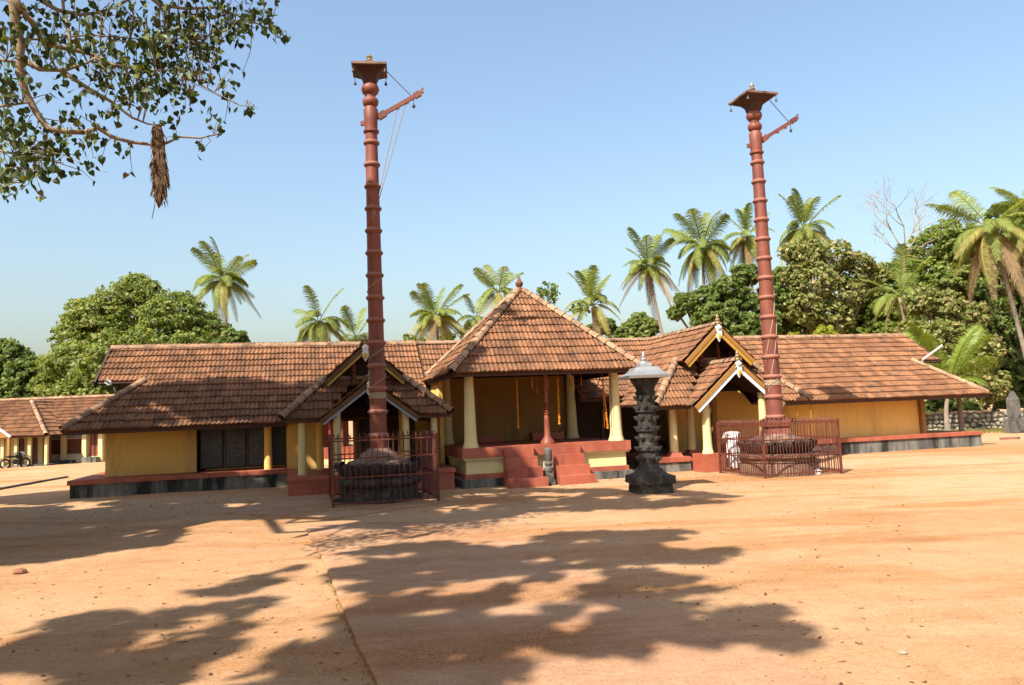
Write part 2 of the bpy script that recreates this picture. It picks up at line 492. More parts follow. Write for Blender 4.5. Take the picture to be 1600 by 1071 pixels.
def thing(name, label, cat, group=None, uv=None, xy=None, z=0.0):
    """Empty at a thing's base; children are written in temple (u, v, z) or world (x, y, z) coordinates"""
    o = bpy.data.objects.new(name, None)
    o.empty_display_size = 0.3
    COL.objects.link(o)
    if uv is not None:
        o.location = W(uv[0], uv[1], z)
        o.rotation_euler = (0, 0, TH)
        ORG[o.name] = Vector((uv[0], uv[1], z))
    else:
        o.location = (xy[0], xy[1], z)
        ORG[o.name] = Vector((xy[0], xy[1], z))
    return tag(o, label, cat, group)

def single(mb, name, mat, label, cat, base, group=None, smooth=False, rot=0.0):
    """a thing that is one mesh, origin at its base (vertices given relative to the base)"""
    me = mb.mesh(name, mat, (0, 0, 0), smooth)
    o = link(name, me, None, label, cat, group)
    o.location = base
    o.rotation_euler = (0, 0, rot)
    return o
# ------------------------------------------------------------------ ground, paving
def gz(x, y):
    """height of the trodden yard"""
    h = 0.05 * noise.noise(Vector((x * 0.09, y * 0.09, 3.1))) + 0.016 * noise.noise(Vector((x * 0.5, y * 0.5, 1.7)))
    h += 0.007 * noise.noise(Vector((x * 1.9, y * 1.9, 5.0)))
    t = max(0.0, min(1.0, (-x - 1) / 11)) * max(0.0, min(1.0, (y - 15) / 7)) * max(0.0, min(1.0, (60 - y) / 20))
    return h + 0.12 * t * t * (3 - 2 * t)

def axis_steps(lo, hi, fine_lo, fine_hi, step):
    a = list(np.arange(fine_lo, fine_hi + 1e-6, step))
    s, x = step, fine_hi
    while x < hi:
        s *= 1.28
        x += s
        a.append(x)
    s, x = step, fine_lo
    while x > lo:
        s *= 1.28
        x -= s
        a.insert(0, x)
    return a

xs, ys = axis_steps(-900, 900, -16, 22, 0.24), axis_steps(-300, 1500, 3, 32, 0.24)
mb = MB()
mb.v = [(x, y, gz(x, y)) for y in ys for x in xs]
nx = len(xs)
mb.f = [(j * nx + i, j * nx + i + 1, (j + 1) * nx + i + 1, (j + 1) * nx + i) for j in range(len(ys) - 1) for i in range(nx - 1)]
mb.build('ground', 'ground', smooth=True, kind='structure')

# worn cement path: a proud broken edge on its left, buried under sand on its right
edge = [(on_ground(585, 1071)), on_ground(548, 985), on_ground(517, 905), on_ground(498, 862), on_ground(470, 815)]
e0, e1 = edge[0] + (edge[0] - edge[1]) * 3.0, edge[-1]
edge = [e0] + edge
def edge_at(y):
    for a, b in zip(edge[:-1], edge[1:]):
        if y <= b.y:
            t = (y - a.y) / (b.y - a.y)
            return a.x + t * (b.x - a.x)
    return edge[-1].x
pv, pf = [], []
py = np.arange(e0.y, e1.y, 0.16)
off = [0.0, 0.0, 0.04, 0.14, 0.4, 0.9, 1.6, 2.4, 3.3, 4.2]
hh = [-0.08, 0.04, 0.052, 0.048, 0.043, 0.037, 0.03, 0.02, 0.01, -0.04]
for j, y in enumerate(py):
    x0 = edge_at(y) + 0.035 * noise.noise(Vector((0, y * 1.1, 0))) + 0.012 * noise.noise(Vector((4, y * 9, 0)))
    end = min(1.0, (e1.y - y) / 1.5)
    for o_, h_ in zip(off, hh):
        x = x0 + o_
        pv.append((x, y, gz(x, y) + (h_ if h_ < 0 else h_ * end - 0.02 * (1 - end))))
k = len(off)
pf = [(j * k + i, j * k + i + 1, (j + 1) * k + i + 1, (j + 1) * k + i) for j in range(len(py) - 1) for i in range(k - 1)]
mb = MB().add(pv, pf)
mb.build('path', 'slab', smooth=40, kind='structure')

# low worn step of the forecourt by the fenced pole, and the dark kerb of the side lane
mb = MB()
a, b, c, d = on_ground(352, 801, 0.06), on_ground(520, 812), on_ground(700, 786), on_ground(470, 772, 0.06)
P4 = [(p.x, p.y, gz(p.x, p.y) + 0.035) for p in (a, b, c, d)]
mb.slab(P4, 0.12, (0, 0, 1))
mb.build('forecourt_slab', 'slab', kind='structure')
mb = MB()
k0, k1 = on_ground(-60, 776, 0.1), on_ground(104, 748, 0.1)
mb.beam((k0.x, k0.y, gz(k0.x, k0.y)), (k1.x, k1.y, gz(k1.x, k1.y)), 0.16, 0.14)
mb.build('kerb', 'granite', kind='structure')
mb = MB()
k0, k1 = on_ground(1325, 741), on_ground(1640, 719)
pts = [(k0.x + (k1.x - k0.x) * t, k0.y + (k1.y - k0.y) * t + 0.15 * math.sin(t * 7), 0) for t in np.linspace(0, 1, 26)]
pts = [(p[0], p[1], gz(p[0], p[1]) - 0.006) for p in pts]
for p, q_ in zip(pts[:-1], pts[1:]):
    mb.hexa([(p[0], p[1] - .22, p[2] - .08), (q_[0], q_[1] - .22, q_[2] - .08), (q_[0], q_[1] + .22, q_[2] - .08), (p[0], p[1] + .22, p[2] - .08),
             (p[0], p[1] - .2, p[2] + .028), (q_[0], q_[1] - .2, q_[2] + .028), (q_[0], q_[1] + .2, q_[2] + .028), (p[0], p[1] + .2, p[2] + .028)])
mb.build('paving_strip', 'slab', kind='structure')

# ------------------------------------------------------------------ tiled roofs
TW, TL, TX = 0.285, 0.45, 0.375
def make_tile():
    mb = MB()
    n = 8
    x = np.linspace(-TW / 2, TW / 2, n + 1)
    h = 0.024 * (1 + np.cos(2 * np.pi * x / (TW / 2)))
    top = [(a, TL, b * 0.9) for a, b in zip(x, h)]
    low = [(a, 0, b + 0.05) for a, b in zip(x, h)]
    lip = [(a, 0.012, -0.004) for a in x]
    k = n + 1
    mb.add(top + low + lip, [(i + k, i + k + 1, i + 1, i) for i in range(n)] + [(i + 2 * k, i + 2 * k + 1, i + k + 1, i + k) for i in range(n)])
    return mb
TILE = make_tile()
TILE_ME = TILE.mesh('roof_tile', 'tile', smooth=35)
def make_ridge():
    mb = MB()
    n, vs = 6, []
    for x, r in ((-0.205, 0.145), (0.18, 0.112)):
        for i in range(n + 1):
            a = math.pi * i / n * 1.1 - 0.05 * math.pi
            vs.append((x, r * math.cos(a), r * math.sin(a) * 0.85))
    k = n + 1
    lip = [(-0.2, v[1] * 0.8, v[2] * 0.8) for v in vs[:k]]
    mb.add(vs + lip, [(i, i + 1, k + i + 1, k + i) for i in range(n)] + [(2 * k + i, 2 * k + i + 1, i + 1, i) for i in range(n)])
    return mb
RIDGE = make_ridge()
RIDGE_ME = RIDGE.mesh('ridge_tile', 'ridge', smooth=50)

class Roof:
    """collects the planes of one thing's roof, then lays tiles on them"""
    def __init__(s, root, world=False, ridge_r=1.0):
        s.root, s.world = root, world
        s.deck, s.tiles, s.ridges = MB(), [], []
        s.fascia = []
    def face(s, A, e, up, poly, thick=0.07, tiles=True, gap=(0.0, 0.0)):
        A, e, up = Vector(A), Vector(e).normalized(), Vector(up).normalized()
        n = e.cross(up)
        s.deck.slab([A + e * a + up * b - n * 0.012 for a, b in poly], thick, n)
        if not tiles:
            return
        bmax = max(b for a, b in poly)
        rows = int((bmax - min(b for a, b in poly)) / TX) + 1
        b0 = min(b for a, b in poly)
        for r in range(rows):
            b = b0 + r * TX - 0.05
            mid = min(b + TX * 0.55, bmax - 0.02)
            if bmax - b < 0.1:
                continue
            xs_ = []
            for (a1, b1), (a2, b2) in zip(poly, poly[1:] + poly[:1]):
                if (b1 - mid) * (b2 - mid) < 0:
                    xs_.append(a1 + (mid - b1) / (b2 - b1) * (a2 - a1))
            xs_.sort()
            for lo, hi in zip(xs_[::2], xs_[1::2]):
                k0 = math.floor(lo / TW)
                k1 = math.ceil(hi / TW)
                for k in range(k0, k1):
                    c0, c1 = max(lo, k * TW), min(hi, (k + 1) * TW)
                    if c1 - c0 < 0.07:
                        continue
                    sc = (c1 - c0) / TW
                    p = A + e * ((c0 + c1) / 2 + random.uniform(-.004, .004)) + up * (b + random.uniform(-.012, .012)) + n * (random.uniform(0, .009) + .03 * noise.noise(Vector((A.x + e.x * (c0 + 7), e.y * c0 * .9, b)) * .55))
                    j = Matrix.Rotation(R(random.gauss(0, 0.7)), 3, 'Z') @ Matrix.Rotation(R(random.gauss(0, 0.5)), 3, 'Y')
                    m3 = Matrix((e, up, n)).transposed() @ j @ Matrix.Diagonal((sc, 1, 1))
                    s.tiles.append((p, m3, n))
    def ridge(s, p0, p1, up=None, first=0.1):
        p0, p1 = Vector(p0), Vector(p1)
        d = (p1 - p0)
        L = d.length
        d.normalize()
        y = Vector((0, 0, 1)).cross(d).normalized()
        z = d.cross(y)
        n = max(1, round(L / 0.37))
        for i in range(n):
            p = p0 + d * ((i + 0.5) * L / n) + z * 0.0
            j = Matrix.Rotation(R(random.gauss(0, 1.2)), 3, 'Z') @ Matrix.Rotation(R(random.gauss(0, 1.2)), 3, 'Y')
            s.ridges.append((p, Matrix((d, y, z)).transposed() @ j))
    def eave(s, a, b, ht=0.14):
        s.fascia.append(MB().beam(a, b, 0.05, ht))
    def done(s, limit=300):
        root, org = s.root, ORG[s.root.name]
        roof = s.deck.build('roof', 'wood', root)
        for f in s.fascia:
            f.build('eave_board', 'eave', roof)
        def key(t):
            p, m, n = t
            wp = p if s.world else W(*p)
            wn = n if s.world else Vector((CT * n.x - ST * n.y, ST * n.x + CT * n.y, n.z))
            d = EYE - wp
            f = wn.dot(d) / d.length
            return -(max(f, 0) + 0.001) / d.length_squared
        s.tiles.sort(key=key)
        for p, m, n in s.tiles[:limit]:
            link('roof_tile', TILE_ME, roof, mat4=Matrix.Translation(p - org) @ m.to_4x4())
        if len(s.tiles) > limit:
            tv, tf = np.array(TILE.v), np.array(TILE.f)
            V, F, Q = [], [], []
            for i, (p, m, n) in enumerate(s.tiles[limit:]):
                V.append(tv @ np.array(m).T + np.array(p - org))
                F.append(tf + i * len(tv))
                Q += [random.random()] * len(tf)
            me = bpy.data.meshes.new('roof_tiles')
            me.from_pydata(np.concatenate(V).tolist(), [], np.concatenate(F).tolist())
            me.attributes.new('rnd', 'FLOAT', 'FACE').data.foreach_set('value', Q)
            me.materials.append(M['tile'])
            me.shade_smooth()
            me.set_sharp_from_angle(angle=R(35))
            link('roof_tiles', me, roof, kind='stuff')
        for p, m in s.ridges:
            link('ridge_tile', RIDGE_ME, roof, mat4=Matrix.Translation(p - org) @ m.to_4x4())
        return roof

UX, UYV = Vector((1, 0, 0)), Vector((0, 1, 0))
RZ, EZ, EV, RV = 5.0, 2.2, 0.8, 4.5              # ridge height, eave height, eave line and ridge line of the long wings
K = (RZ - EZ) / (RV - EV)
SL = math.hypot(1, K)                            # slope length per metre of plan
upF = Vector((0, 1, K)).normalized()
def zr(v):
    return EZ + (v - EV) * K

def plinth(root, u0, u1, v0, v1, top, edge=0.14):
    a = MB().box(u0 + .06, u1 - .06, v0 + .06, v1 - .06, -0.3, top - edge)
    p = a.build('plinth', 'plinth', root)
    b = MB().box(u0, u1, v0, v1, top - edge, top)
    b.build('plinth_coping', 'red', p)
    return p

def column(root, u, v, z0, z1, r0, r1, mat='cream', foot=True):
    n = 14
    pr = [(z0, r0 * 1.28), (z0 + .06, r0 * 1.22), (z0 + .16, r0 * 1.04), (z0 + .4, r0 * 0.96), (z1 - .18, r1), (z1 - .12, r1 * 1.1), (z1, r1 * 1.1)]
    if not foot:
        pr = [(z0, r0), (z1 - .16, r1), (z1 - .1, r1 * 1.12), (z1, r1 * 1.12)]
    return MB().lathe(pr, n, (u, v)).build('column', mat, root, smooth=40)

# ---------------------------------------------------------------- long west wing (left)
UL0, UL1 = -14.3, 20.2
lw = thing('temple_wing', 'long low wing with dark stained plinth, black written boards and shaded tiled roof', 'building', 'tiled temple wings', uv=(-8.5, 1.0))
rf = Roof(lw)
uE, d1 = -14.45, 2.0
rf.face((uE, EV, EZ), UX, upF, [(0, 0), (-3.0 - uE, 0), (-3.0 - uE, (RV - EV) * SL), (0.62, (RV - EV) * SL), (0.5, d1 * SL), (d1 - .1, d1 * SL)])
rf.face((-3.0, 2.7, zr(2.7)), UX, upF, [(0, 0), (5.6, 0), (5.6, (RV - 2.7) * SL), (0, (RV - 2.7) * SL)])
# left hipped end, back slope
upL = Vector((1, 0, K)).normalized()
wbk = 2 * (RV - EV)
rf.face((uE, EV + wbk, EZ), (0, -1, 0), upL, [(0, 0), (wbk, 0), (wbk - d1, d1 * SL), (d1, d1 * SL)], tiles=False)
upB = Vector((0, -1, K)).normalized()
rf.face((2.6, EV + wbk, EZ), (-1, 0, 0), upB, [(0, 0), (2.6 - uE, 0), (2.6 - uE - d1, d1 * SL), (2.6 - uE - .5, d1 * SL), (2.6 - uE - .6, (RV - EV) * SL), (0, (RV - EV) * SL)], tiles=False)
rf.ridge((uE + .62, RV, RZ + .03), (2.6, RV, RZ + .03))
rf.ridge((uE + .05, EV + .05, EZ + .06), (uE + d1, EV + d1, zr(EV + d1) + .08))
rf.eave((uE + .05, EV + .06, EZ - .08), (-7.8, EV + .06, EZ - .08))
rf.eave((-3.95, EV + .06, EZ - .08), (-3.0, EV + .06, EZ - .08))
rf.done()
g = MB()
g.beam((uE + .6, RV, RZ - .02), (uE + .48, EV + d1, zr(EV + d1) - .03), .07, .2)
g.beam((uE + .6, RV, RZ - .02), (uE + .48, EV + wbk - d1, zr(EV + d1) - .03), .07, .2)
g.build('verge_board', 'wood', lw)
plinth(lw, UL0, -7.7, 1.0, 7.6, 0.66)
plinth(lw, -3.7, -2.4, 1.0, 7.6, 0.66)
wl = MB()
wl.box(-13.5, -10.75, 2.15, 2.35, 0.66, 2.55).box(-13.5, -13.3, 2.35, 6.9, 0.66, 2.9)
wl.box(-10.55, -7.9, 2.75, 2.9, 0.66, 3.1)
wl.box(-13.5, -6.75, 6.9, 7.1, 0.1, 2.6).box(-5.35, 2.5, 6.9, 7.1, 0.1, 2.6).box(-6.75, -5.35, 6.9, 7.1, 2.25, 2.9)
wl.box(-3.5, -2.9, 2.4, 2.6, 0.3, 3.2)
wl.build('wall', 'yellow', lw)
for ua, ub in ((-10.7, -9.95), (-9.9, -9.2), (-9.16, -8.5)):
    fr = MB().box(ua, ub, 2.6, 2.72, 0.72, 2.45).build('notice_board', 'wood', lw)
    MB().box(ua + .04, ub - .04, 2.57, 2.6, 0.77, 2.4).build('board_face', 'board', fr)
MB().box(-8.42, -7.95, 2.6, 2.72, 0.72, 2.4).build('dark_door', 'black', lw)
for u in (-8.45,):
    column(lw, u, 1.5, 0.66, 2.5, .13, .12, 'yellow', False)
MB().box(-10.75, -7.9, 2.35, 6.8, 0.6, 0.64).build('verandah_floor', 'red', lw)

# ---------------------------------------------------------------- long east wing (right)
rw = thing('temple_wing', 'long sunlit temple wing with plain ochre wall, red edged plinth and hipped tiled roof end', 'building', 'tiled temple wings', uv=(12, 1.0))
rf = Roof(rw)
uR, d2 = 20.55, 2.0
rf.face((9.3, EV, EZ), UX, upF, [(0, 0), (uR - 9.3, 0), (uR - 9.3 - d2 + .1, d2 * SL), (uR - 9.3 - .5, d2 * SL), (uR - 9.3 - .75, (RV - EV) * SL), (0, (RV - EV) * SL)])
rf.face((2.6, 2.7, zr(2.7)), UX, upF, [(0, 0), (6.7, 0), (6.7, (RV - 2.7) * SL), (0, (RV - 2.7) * SL)])
rf.face((2.5, 1.37, zr(1.37)), UX, upF, [(0, 0), (2.5, 0), (2.5, 1.33 * SL), (0, 1.33 * SL)])
rf.face((uR, EV, EZ), UYV, Vector((-1, 0, K)).normalized(), [(0, 0), (wbk, 0), (wbk - d2, d2 * SL), (d2, d2 * SL)], tiles=False)
rf.face((uR, EV + wbk, EZ), (-1, 0, 0), upB, [(0, 0), (uR - 2.6, 0), (uR - 2.6, (RV - EV) * SL), (.75, (RV - EV) * SL), (.5, d2 * SL), (d2, d2 * SL)], tiles=False)
rf.ridge((2.6, RV, RZ + .03), (uR - .75, RV, RZ + .03))
rf.ridge((uR - d2, EV + d2, zr(EV + d2) + .08), (uR - .05, EV + .05, EZ + .06))
rf.eave((9.6, EV + .06, EZ - .08), (uR - .05, EV + .06, EZ - .08))
rf.eave((2.55, 1.43, zr(1.37) - .08), (4.6, 1.43, zr(1.37) - .08))
rf.done()
g = MB()
g.beam((uR - .73, RV, RZ - .02), (uR - .48, EV + d2, zr(EV + d2) - .03), .06, .16)
g.beam((uR - .73, RV, RZ - .02), (uR - .48, EV + wbk - d2, zr(EV + d2) - .03), .06, .16)
g.build('verge_board', 'wood', rw)
plinth(rw, 8.3, UL1, 1.0, 7.6, 0.64)
wl = MB()
wl.box(6.3, 17.9, 1.85, 2.05, 0.3, 2.7).box(17.7, 17.9, 2.05, 6.9, 0.6, 2.7)
wl.box(6.3, 17.9, 6.9, 7.1, 0.3, 2.6)
wl.build('wall', 'yellow', rw)
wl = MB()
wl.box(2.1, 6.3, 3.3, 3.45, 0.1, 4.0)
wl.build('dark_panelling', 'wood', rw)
MB().box(17.78, 17.96, 1.65, 1.83, 0.64, 2.55).build('corner_post', 'ochrebrown', rw)
for u, v in ((19.3, 3.6), (20.0, 1.9)):
    column(rw, u, v, 0.64, 2.25, .11, .1, 'palmbark', False)
fr = MB()
fr.box(4.05, 4.13, 3.2, 3.28, .3, 2.2).box(4.85, 4.93, 3.2, 3.28, .3, 2.2).box(4.13, 4.85, 3.2, 3.28, 2.12, 2.2)
fr.build('door_frame', 'redwood', rw)

# ---------------------------------------------------------------- pavilion
pv_ = thing('temple_pavilion', 'open square pavilion with steep pyramid tile roof, pale tapered columns and two red stairs', 'pavilion', uv=(0, 0))
PE, PZ, PA = 3.05, 3.45, 6.42
kp = (PA - PZ) / PE
lp = PE * math.hypot(1, kp)
rf = Roof(pv_)
tri = [(0, 0), (2 * PE, 0), (PE, lp)]
rf.face((-PE, -PE, PZ), UX, (0, 1, kp), tri)
rf.face((-PE, PE, PZ), (0, -1, 0), (1, 0, kp), tri)
rf.face((PE, -PE, PZ), UYV, (-1, 0, kp), tri)
rf.face((PE, PE, PZ), (-1, 0, 0), (0, -1, kp), tri, tiles=False)
for a, b in ((-1, -1), (1, -1), (1, 1), (-1, 1)):
    rf.ridge((a * (PE + .02), b * (PE + .02), PZ + .05), (a * .1, b * .1, PA - .02))
for a, b in (((-PE, -PE), (PE, -PE)), ((PE, -PE), (PE, PE)), ((-PE, PE), (-PE, -PE))):
    q = .97
    rf.eave((a[0] * q, a[1] * q, PZ - .07), (b[0] * q, b[1] * q, PZ - .07), .13)
rf.done()
MB().lathe([(PA - .08, .16), (PA + .05, .15), (PA + .1, .07), (PA + .17, .13), (PA + .25, .14), (PA + .33, .07), (PA + .42, .05), (PA + .5, .015)], 12).build('finial', 'tile', pv_, smooth=40)
h = 2.75
hv = 2.65
MB().box(-h, h, -hv, 2.4, -.3, .25).build('plinth', 'plinth', pv_)
MB().box(-h + .1, h - .1, -hv + .1, 2.4, .25, .40).build('plinth_band', 'red', pv_)
MB().box(-h + .16, h - .16, -hv + .16, 2.4, .40, .82).build('plinth_dado', 'cream', pv_)
MB().box(-h + .07, h - .07, -hv + .07, 2.4, .82, .88).build('plinth_moulding', 'cream', pv_)
MB().box(-h + .03, h - .03, -hv + .03, 2.4, .88, 1.18).build('plinth_coping', 'red', pv_)
for u in (-2.38, 2.38):
    column(pv_, u, -2.28, 1.18, 3.62, .2, .14)
MB().tube([(2.2, -2.5, 3.3), (2.19, -2.49, 2.2), (2.14, -2.52, 1.7), (2.16, -2.55, 1.2)], .012, 4).build('cable', 'wire', pv_)
column(pv_, 2.3, 1.75, 1.18, 3.7, .2, .15)
column(pv_, -2.38, 1.75, 1.18, 3.7, .2, .15)
# slim turned post in the middle of the front
zz = [(1.18, .24), (1.26, .23), (1.36, .14), (1.44, .1), (1.9, .085), (2.05, .075)]
for i in range(6):
    zz += [(2.08 + i * .075, .055), (2.11 + i * .075, .085), (2.14 + i * .075, .085)]
zz += [(2.56, .06), (2.7, .07), (3.5, .07)]
MB().lathe(zz, 12, (.05, -2.35)).build('turned_post', 'redwood', pv_, smooth=40)
for ua, ub in ((-1.5, -.5), (.05, 1.0)):
    st = MB().box(ua + .04, ub - .04, -2.8, -2.6, -.1, 1.185)
    o = st.build('stair', 'red', pv_)
    for i, (va, zt) in enumerate(((-3.04, .86), (-3.3, .56), (-3.58, .27))):
        MB().box(ua - .02 * i, ub + .07 * i, va, va + .28, -.1, zt).build('step', 'red', o)
MB().box(-2.9, 2.15, 1.95, 2.1, .3, 3.5).build('back_wall', 'dullochre', pv_)
MB().box(-2.88, -2.75, 0.3, 1.95, .3, 3.4).build('side_wall', 'yellow', pv_)
MB().box(-1.6, -.5, 1.5, 1.93, 1.18, 1.42).build('bench', 'red', pv_)
MB().box(.7, 1.9, 1.5, 1.93, 1.18, 1.44).build('bench', 'red', pv_)
bm_ = MB()
for u in (-2.38, 2.38):
    bm_.beam((u, -2.5, 3.56), (u, 2, 3.56), .16, .16)
bm_.beam((-2.6, -2.28, 3.7), (2.6, -2.28, 3.7), .16, .16)
bm_.build('ceiling_beam', 'wood', pv_)

# ---------------------------------------------------------------- gabled porches
def ornament(root, u, v, z, s=1.0):
    """painted drop ornament at a gable's peak, with the small spire over it"""
    o = MB().lathe([(z - .1 * s, .05 * s), (z, .1 * s), (z + .1 * s, .13 * s), (z + .16 * s, .09 * s), (z + .24 * s, .12 * s), (z + .32 * s, .06 * s), (z + .38 * s, .08 * s), (z + .5 * s, .015 * s)], 10, (u, v)).build('gable_spire', 'brass', root, smooth=40)
    sh = [(0, .02), (.16, -.06), (.1, -.2), (.2, -.26), (.13, -.4), (.13, -.5), (0, -.72), (-.13, -.5), (-.13, -.4), (-.2, -.26), (-.1, -.2), (-.16, -.06)]
    b = MB()
    b.slab([(u + a * s, v - .06, z + c * s) for a, c in sh], .05, (0, -1, 0))
    b.ball((u, v - .08, z - .08 * s), .1 * s, 10, 6, (1, .5, 1.1))
    g_ = b.build('gable_shield', 'white', root)
    MB().ball((u, v - .09, z - .47 * s), .085 * s, 10, 6, (1, .45, 1.6)).build('shield_boss', 'gold', g_)
    c = MB()
    for q in (-1, 1):
        c.ball((u + q * .16 * s, v - .085, z - .28 * s), .045 * s, 8, 5, (1, .5, 1))
    c.build('shield_scroll', 'black', g_)

def porch(label, uc, h, zr_, ze, wg, vf, vg, pu, ph, pz, pze, pvf, left):
    t = thing('temple_porch', label, 'porch', 'gabled temple porches', uv=(uc, vf))
    k = (zr_ - ze) / h
    sl = math.hypot(1, k)
    ch = h - wg                                   # plan length of the hip
    vh = vf + ch
    zg = ze + ch * k
    vend = min(EV + (zr_ - EZ) / K, RV)
    rf = Roof(t)
    vlow = EV + (ze - EZ) / K
    # side slopes: eave, hip, gablet verge
    for sgn in (-1, 1):
        e = (0, -1, 0) if sgn < 0 else (0, 1, 0)
        q = [(vlow + .1, 0), (vf, 0), (vh, ch * sl), (vg + .04, ch * sl), (vg, h * sl), (vend, h * sl)]
        if sgn < 0:
            poly = [(vlow + .1 - v, b) for v, b in q]
            A = (uc - h, vlow + .1, ze)
        else:
            poly = [(v - vf, b) for v, b in q]
            A = (uc + h, vf, ze)
        rf.face(A, e, (-sgn, 0, k), poly)
        rf.ridge((uc + sgn * (h + .02), vf - .02, ze + .05), (uc + sgn * wg, vh, zg + .08))
        rf.eave((uc + sgn * (h - .05), vf + .05, ze - .07), (uc + sgn * (h - .05), vlow, ze - .07), .12)
    # front skirt
    rf.face((uc - h, vf, ze), UX, (0, 1, k), [(0, 0), (pu - ph + .1 - uc + h, 0), (max(pu - .35, uc - wg) - uc + h, ch * sl), (h - wg, ch * sl)])
    rf.face((uc - h, vf, ze), UX, (0, 1, k), [(pu + ph - .1 - uc + h, 0), (2 * h, 0), (h + wg, ch * sl), (min(pu + .35, uc + wg) - uc + h, ch * sl)])
    rf.face((uc - h, vf, ze), UX, (0, 1, k), [(pu - .4 - uc + h, ch * sl * .86), (pu + .4 - uc + h, ch * sl * .86), (pu + .4 - uc + h, ch * sl), (pu - .4 - uc + h, ch * sl)])
    rf.ridge((uc - wg, vh + .03, zg + .03), (uc + wg, vh + .03, zg + .03))
    for a, b in ((uc - h + .05, pu - ph + .1), (pu + ph - .1, uc + h - .05)):
        rf.eave((a, vf + .05, ze - .07), (b, vf + .05, ze - .07), .12)
    rf.ridge((uc, vg - .02, zr_ + .03), (uc, vend, zr_ + .03))
    # entrance gable
    kp_ = (pz - pze) / ph
    sp = math.hypot(1, kp_)
    def vs(z):                                    # where the entrance roof dies into the skirt
        return vf + (z - ze) / k
    for sgn in (-1, 1):
        q = [(pvf, 0), (vs(pze) + .1, 0), (vs(pz) + .15, ph * sp), (pvf, ph * sp)]
        if sgn < 0:
            A, e = (pu - ph, vs(pze) + .1, pze), (0, -1, 0)
            poly = [(vs(pze) + .1 - v, b) for v, b in (q[1], q[0], q[3], q[2])]
        else:
            A, e = (pu + ph, pvf, pze), (0, 1, 0)
            poly = [(v - pvf, b) for v, b in q]
        rf.face(A, e, (-sgn, 0, kp_), poly)
    rf.ridge((pu, pvf - .02, pz + .03), (pu, vs(pz) + .1, pz + .03))
    rf.done()
    # boards along both gables
    for cu, pk, kk, hw, vv, mats in ((uc, zr_, k, wg + .06, vg, ('ochre', 'ochrebrown') if not left else ('gold', 'oldbrown')), (pu, pz, kp_, ph + .05, pvf, ('white', 'ochrebrown') if not left else ('shadewhite', 'oldbrown'))):
        for sgn in (-1, 1):
            a = Vector((cu, vv - .02, pk - .03)); b = Vector((cu + sgn * hw, vv - .02, pk - .03 - hw * kk))
            nrm = Vector((sgn * kk, 0, 1)).normalized()
            MB().beam(a - nrm * .04, b - nrm * .04, .06, .13, nrm).build('barge_board', mats[1], t)
            MB().beam(a - nrm * (.165 if not left else .135) + Vector((0, .02, 0)), b - nrm * (.165 if not left else .135) + Vector((0, .02, 0)), .05, .12 if not left else .06, nrm).build('barge_board', mats[0], t)
    ornament(t, uc, vg, zr_ - .02, .82 if not left else .72)
    ornament(t, pu, pvf, pz - .02, .76 if not left else .68)
    # gable wall behind the upper opening with turned balusters before it
    MB().slab([(uc - wg, vh + .3, zg - .5), (uc + wg, vh + .3, zg - .5), (uc + wg, vh + .3, zg), (uc, vh + .3, zr_ - .1), (uc - wg, vh + .3, zg)], .08, (0, -1, 0)).build('gable_wall', 'wood', t)
    for du in (-.85, -.35, .35, .85):
        z0 = zg - .05
        z1 = zr_ - abs(du) * k - .15
        pr = [(z0, .07), (z0 + .08, .07)]
        for i in range(4):
            pr += [(z0 + .1 + i * .09, .045), (z0 + .13 + i * .09, .085), (z0 + .16 + i * .09, .085)]
        pr += [(z0 + .5, .05), (max(z1, z0 + .52), .06)]
        MB().lathe(pr, 10, (uc + du, vh - .1)).build('turned_baluster', 'redwood', t, smooth=40)
    return t

lpch = porch('shaded gabled porch with barge boards tinted blue for shade standing behind the taller leaning-shadowed flagpole', -5.4, 2.5, 4.5, 2.28, 1.2, -2.0, -1.15, -5.4, 1.38, 3.3, 2.25, -2.6, True)
lpch['label'] = 'shaded gabled porch with tiled roof, directly behind the flagpole beside the notice boards'
for u, v, zt in ((-7.35, -1.7, 2.48), (-3.4, -1.7, 2.48), (-6.35, -2.3, 2.5), (-4.35, -2.3, 2.5), (-4.15, .2, 2.9), (-6.8, .3, 2.9)):
    column(lpch, u, v, .62, zt, .12, .105, 'cream' if v < -1 else 'yellow', False)
for a, b, c, d in ((-7.75, -6.2, -2.45, 1.0), (-4.5, -2.95, -2.45, 1.0)):
    MB().box(a, b, c, d, -.2, .5).build('porch_base', 'red', lpch)
    MB().box(a - .04, b + .04, c - .04, d, .5, .62).build('porch_coping', 'red', lpch)
MB().box(-6.2, -4.5, -2.0, 6.9, -.2, .28).build('porch_floor', 'red', lpch)
MB().box(-7.85, -6.75, 1.2, 1.35, .3, 2.45).build('porch_wall', 'yellow', lpch)
MB().box(-5.3, -3.6, 1.2, 1.35, .3, 3.2).build('porch_wall', 'wood', lpch)
MB().box(-5.35, -5.2, 1.35, 6.9, .3, 2.6).build('passage_wall', 'wood', lpch)
MB().box(-6.85, -6.72, 1.35, 6.9, .3, 2.6).build('passage_wall', 'wood', lpch)

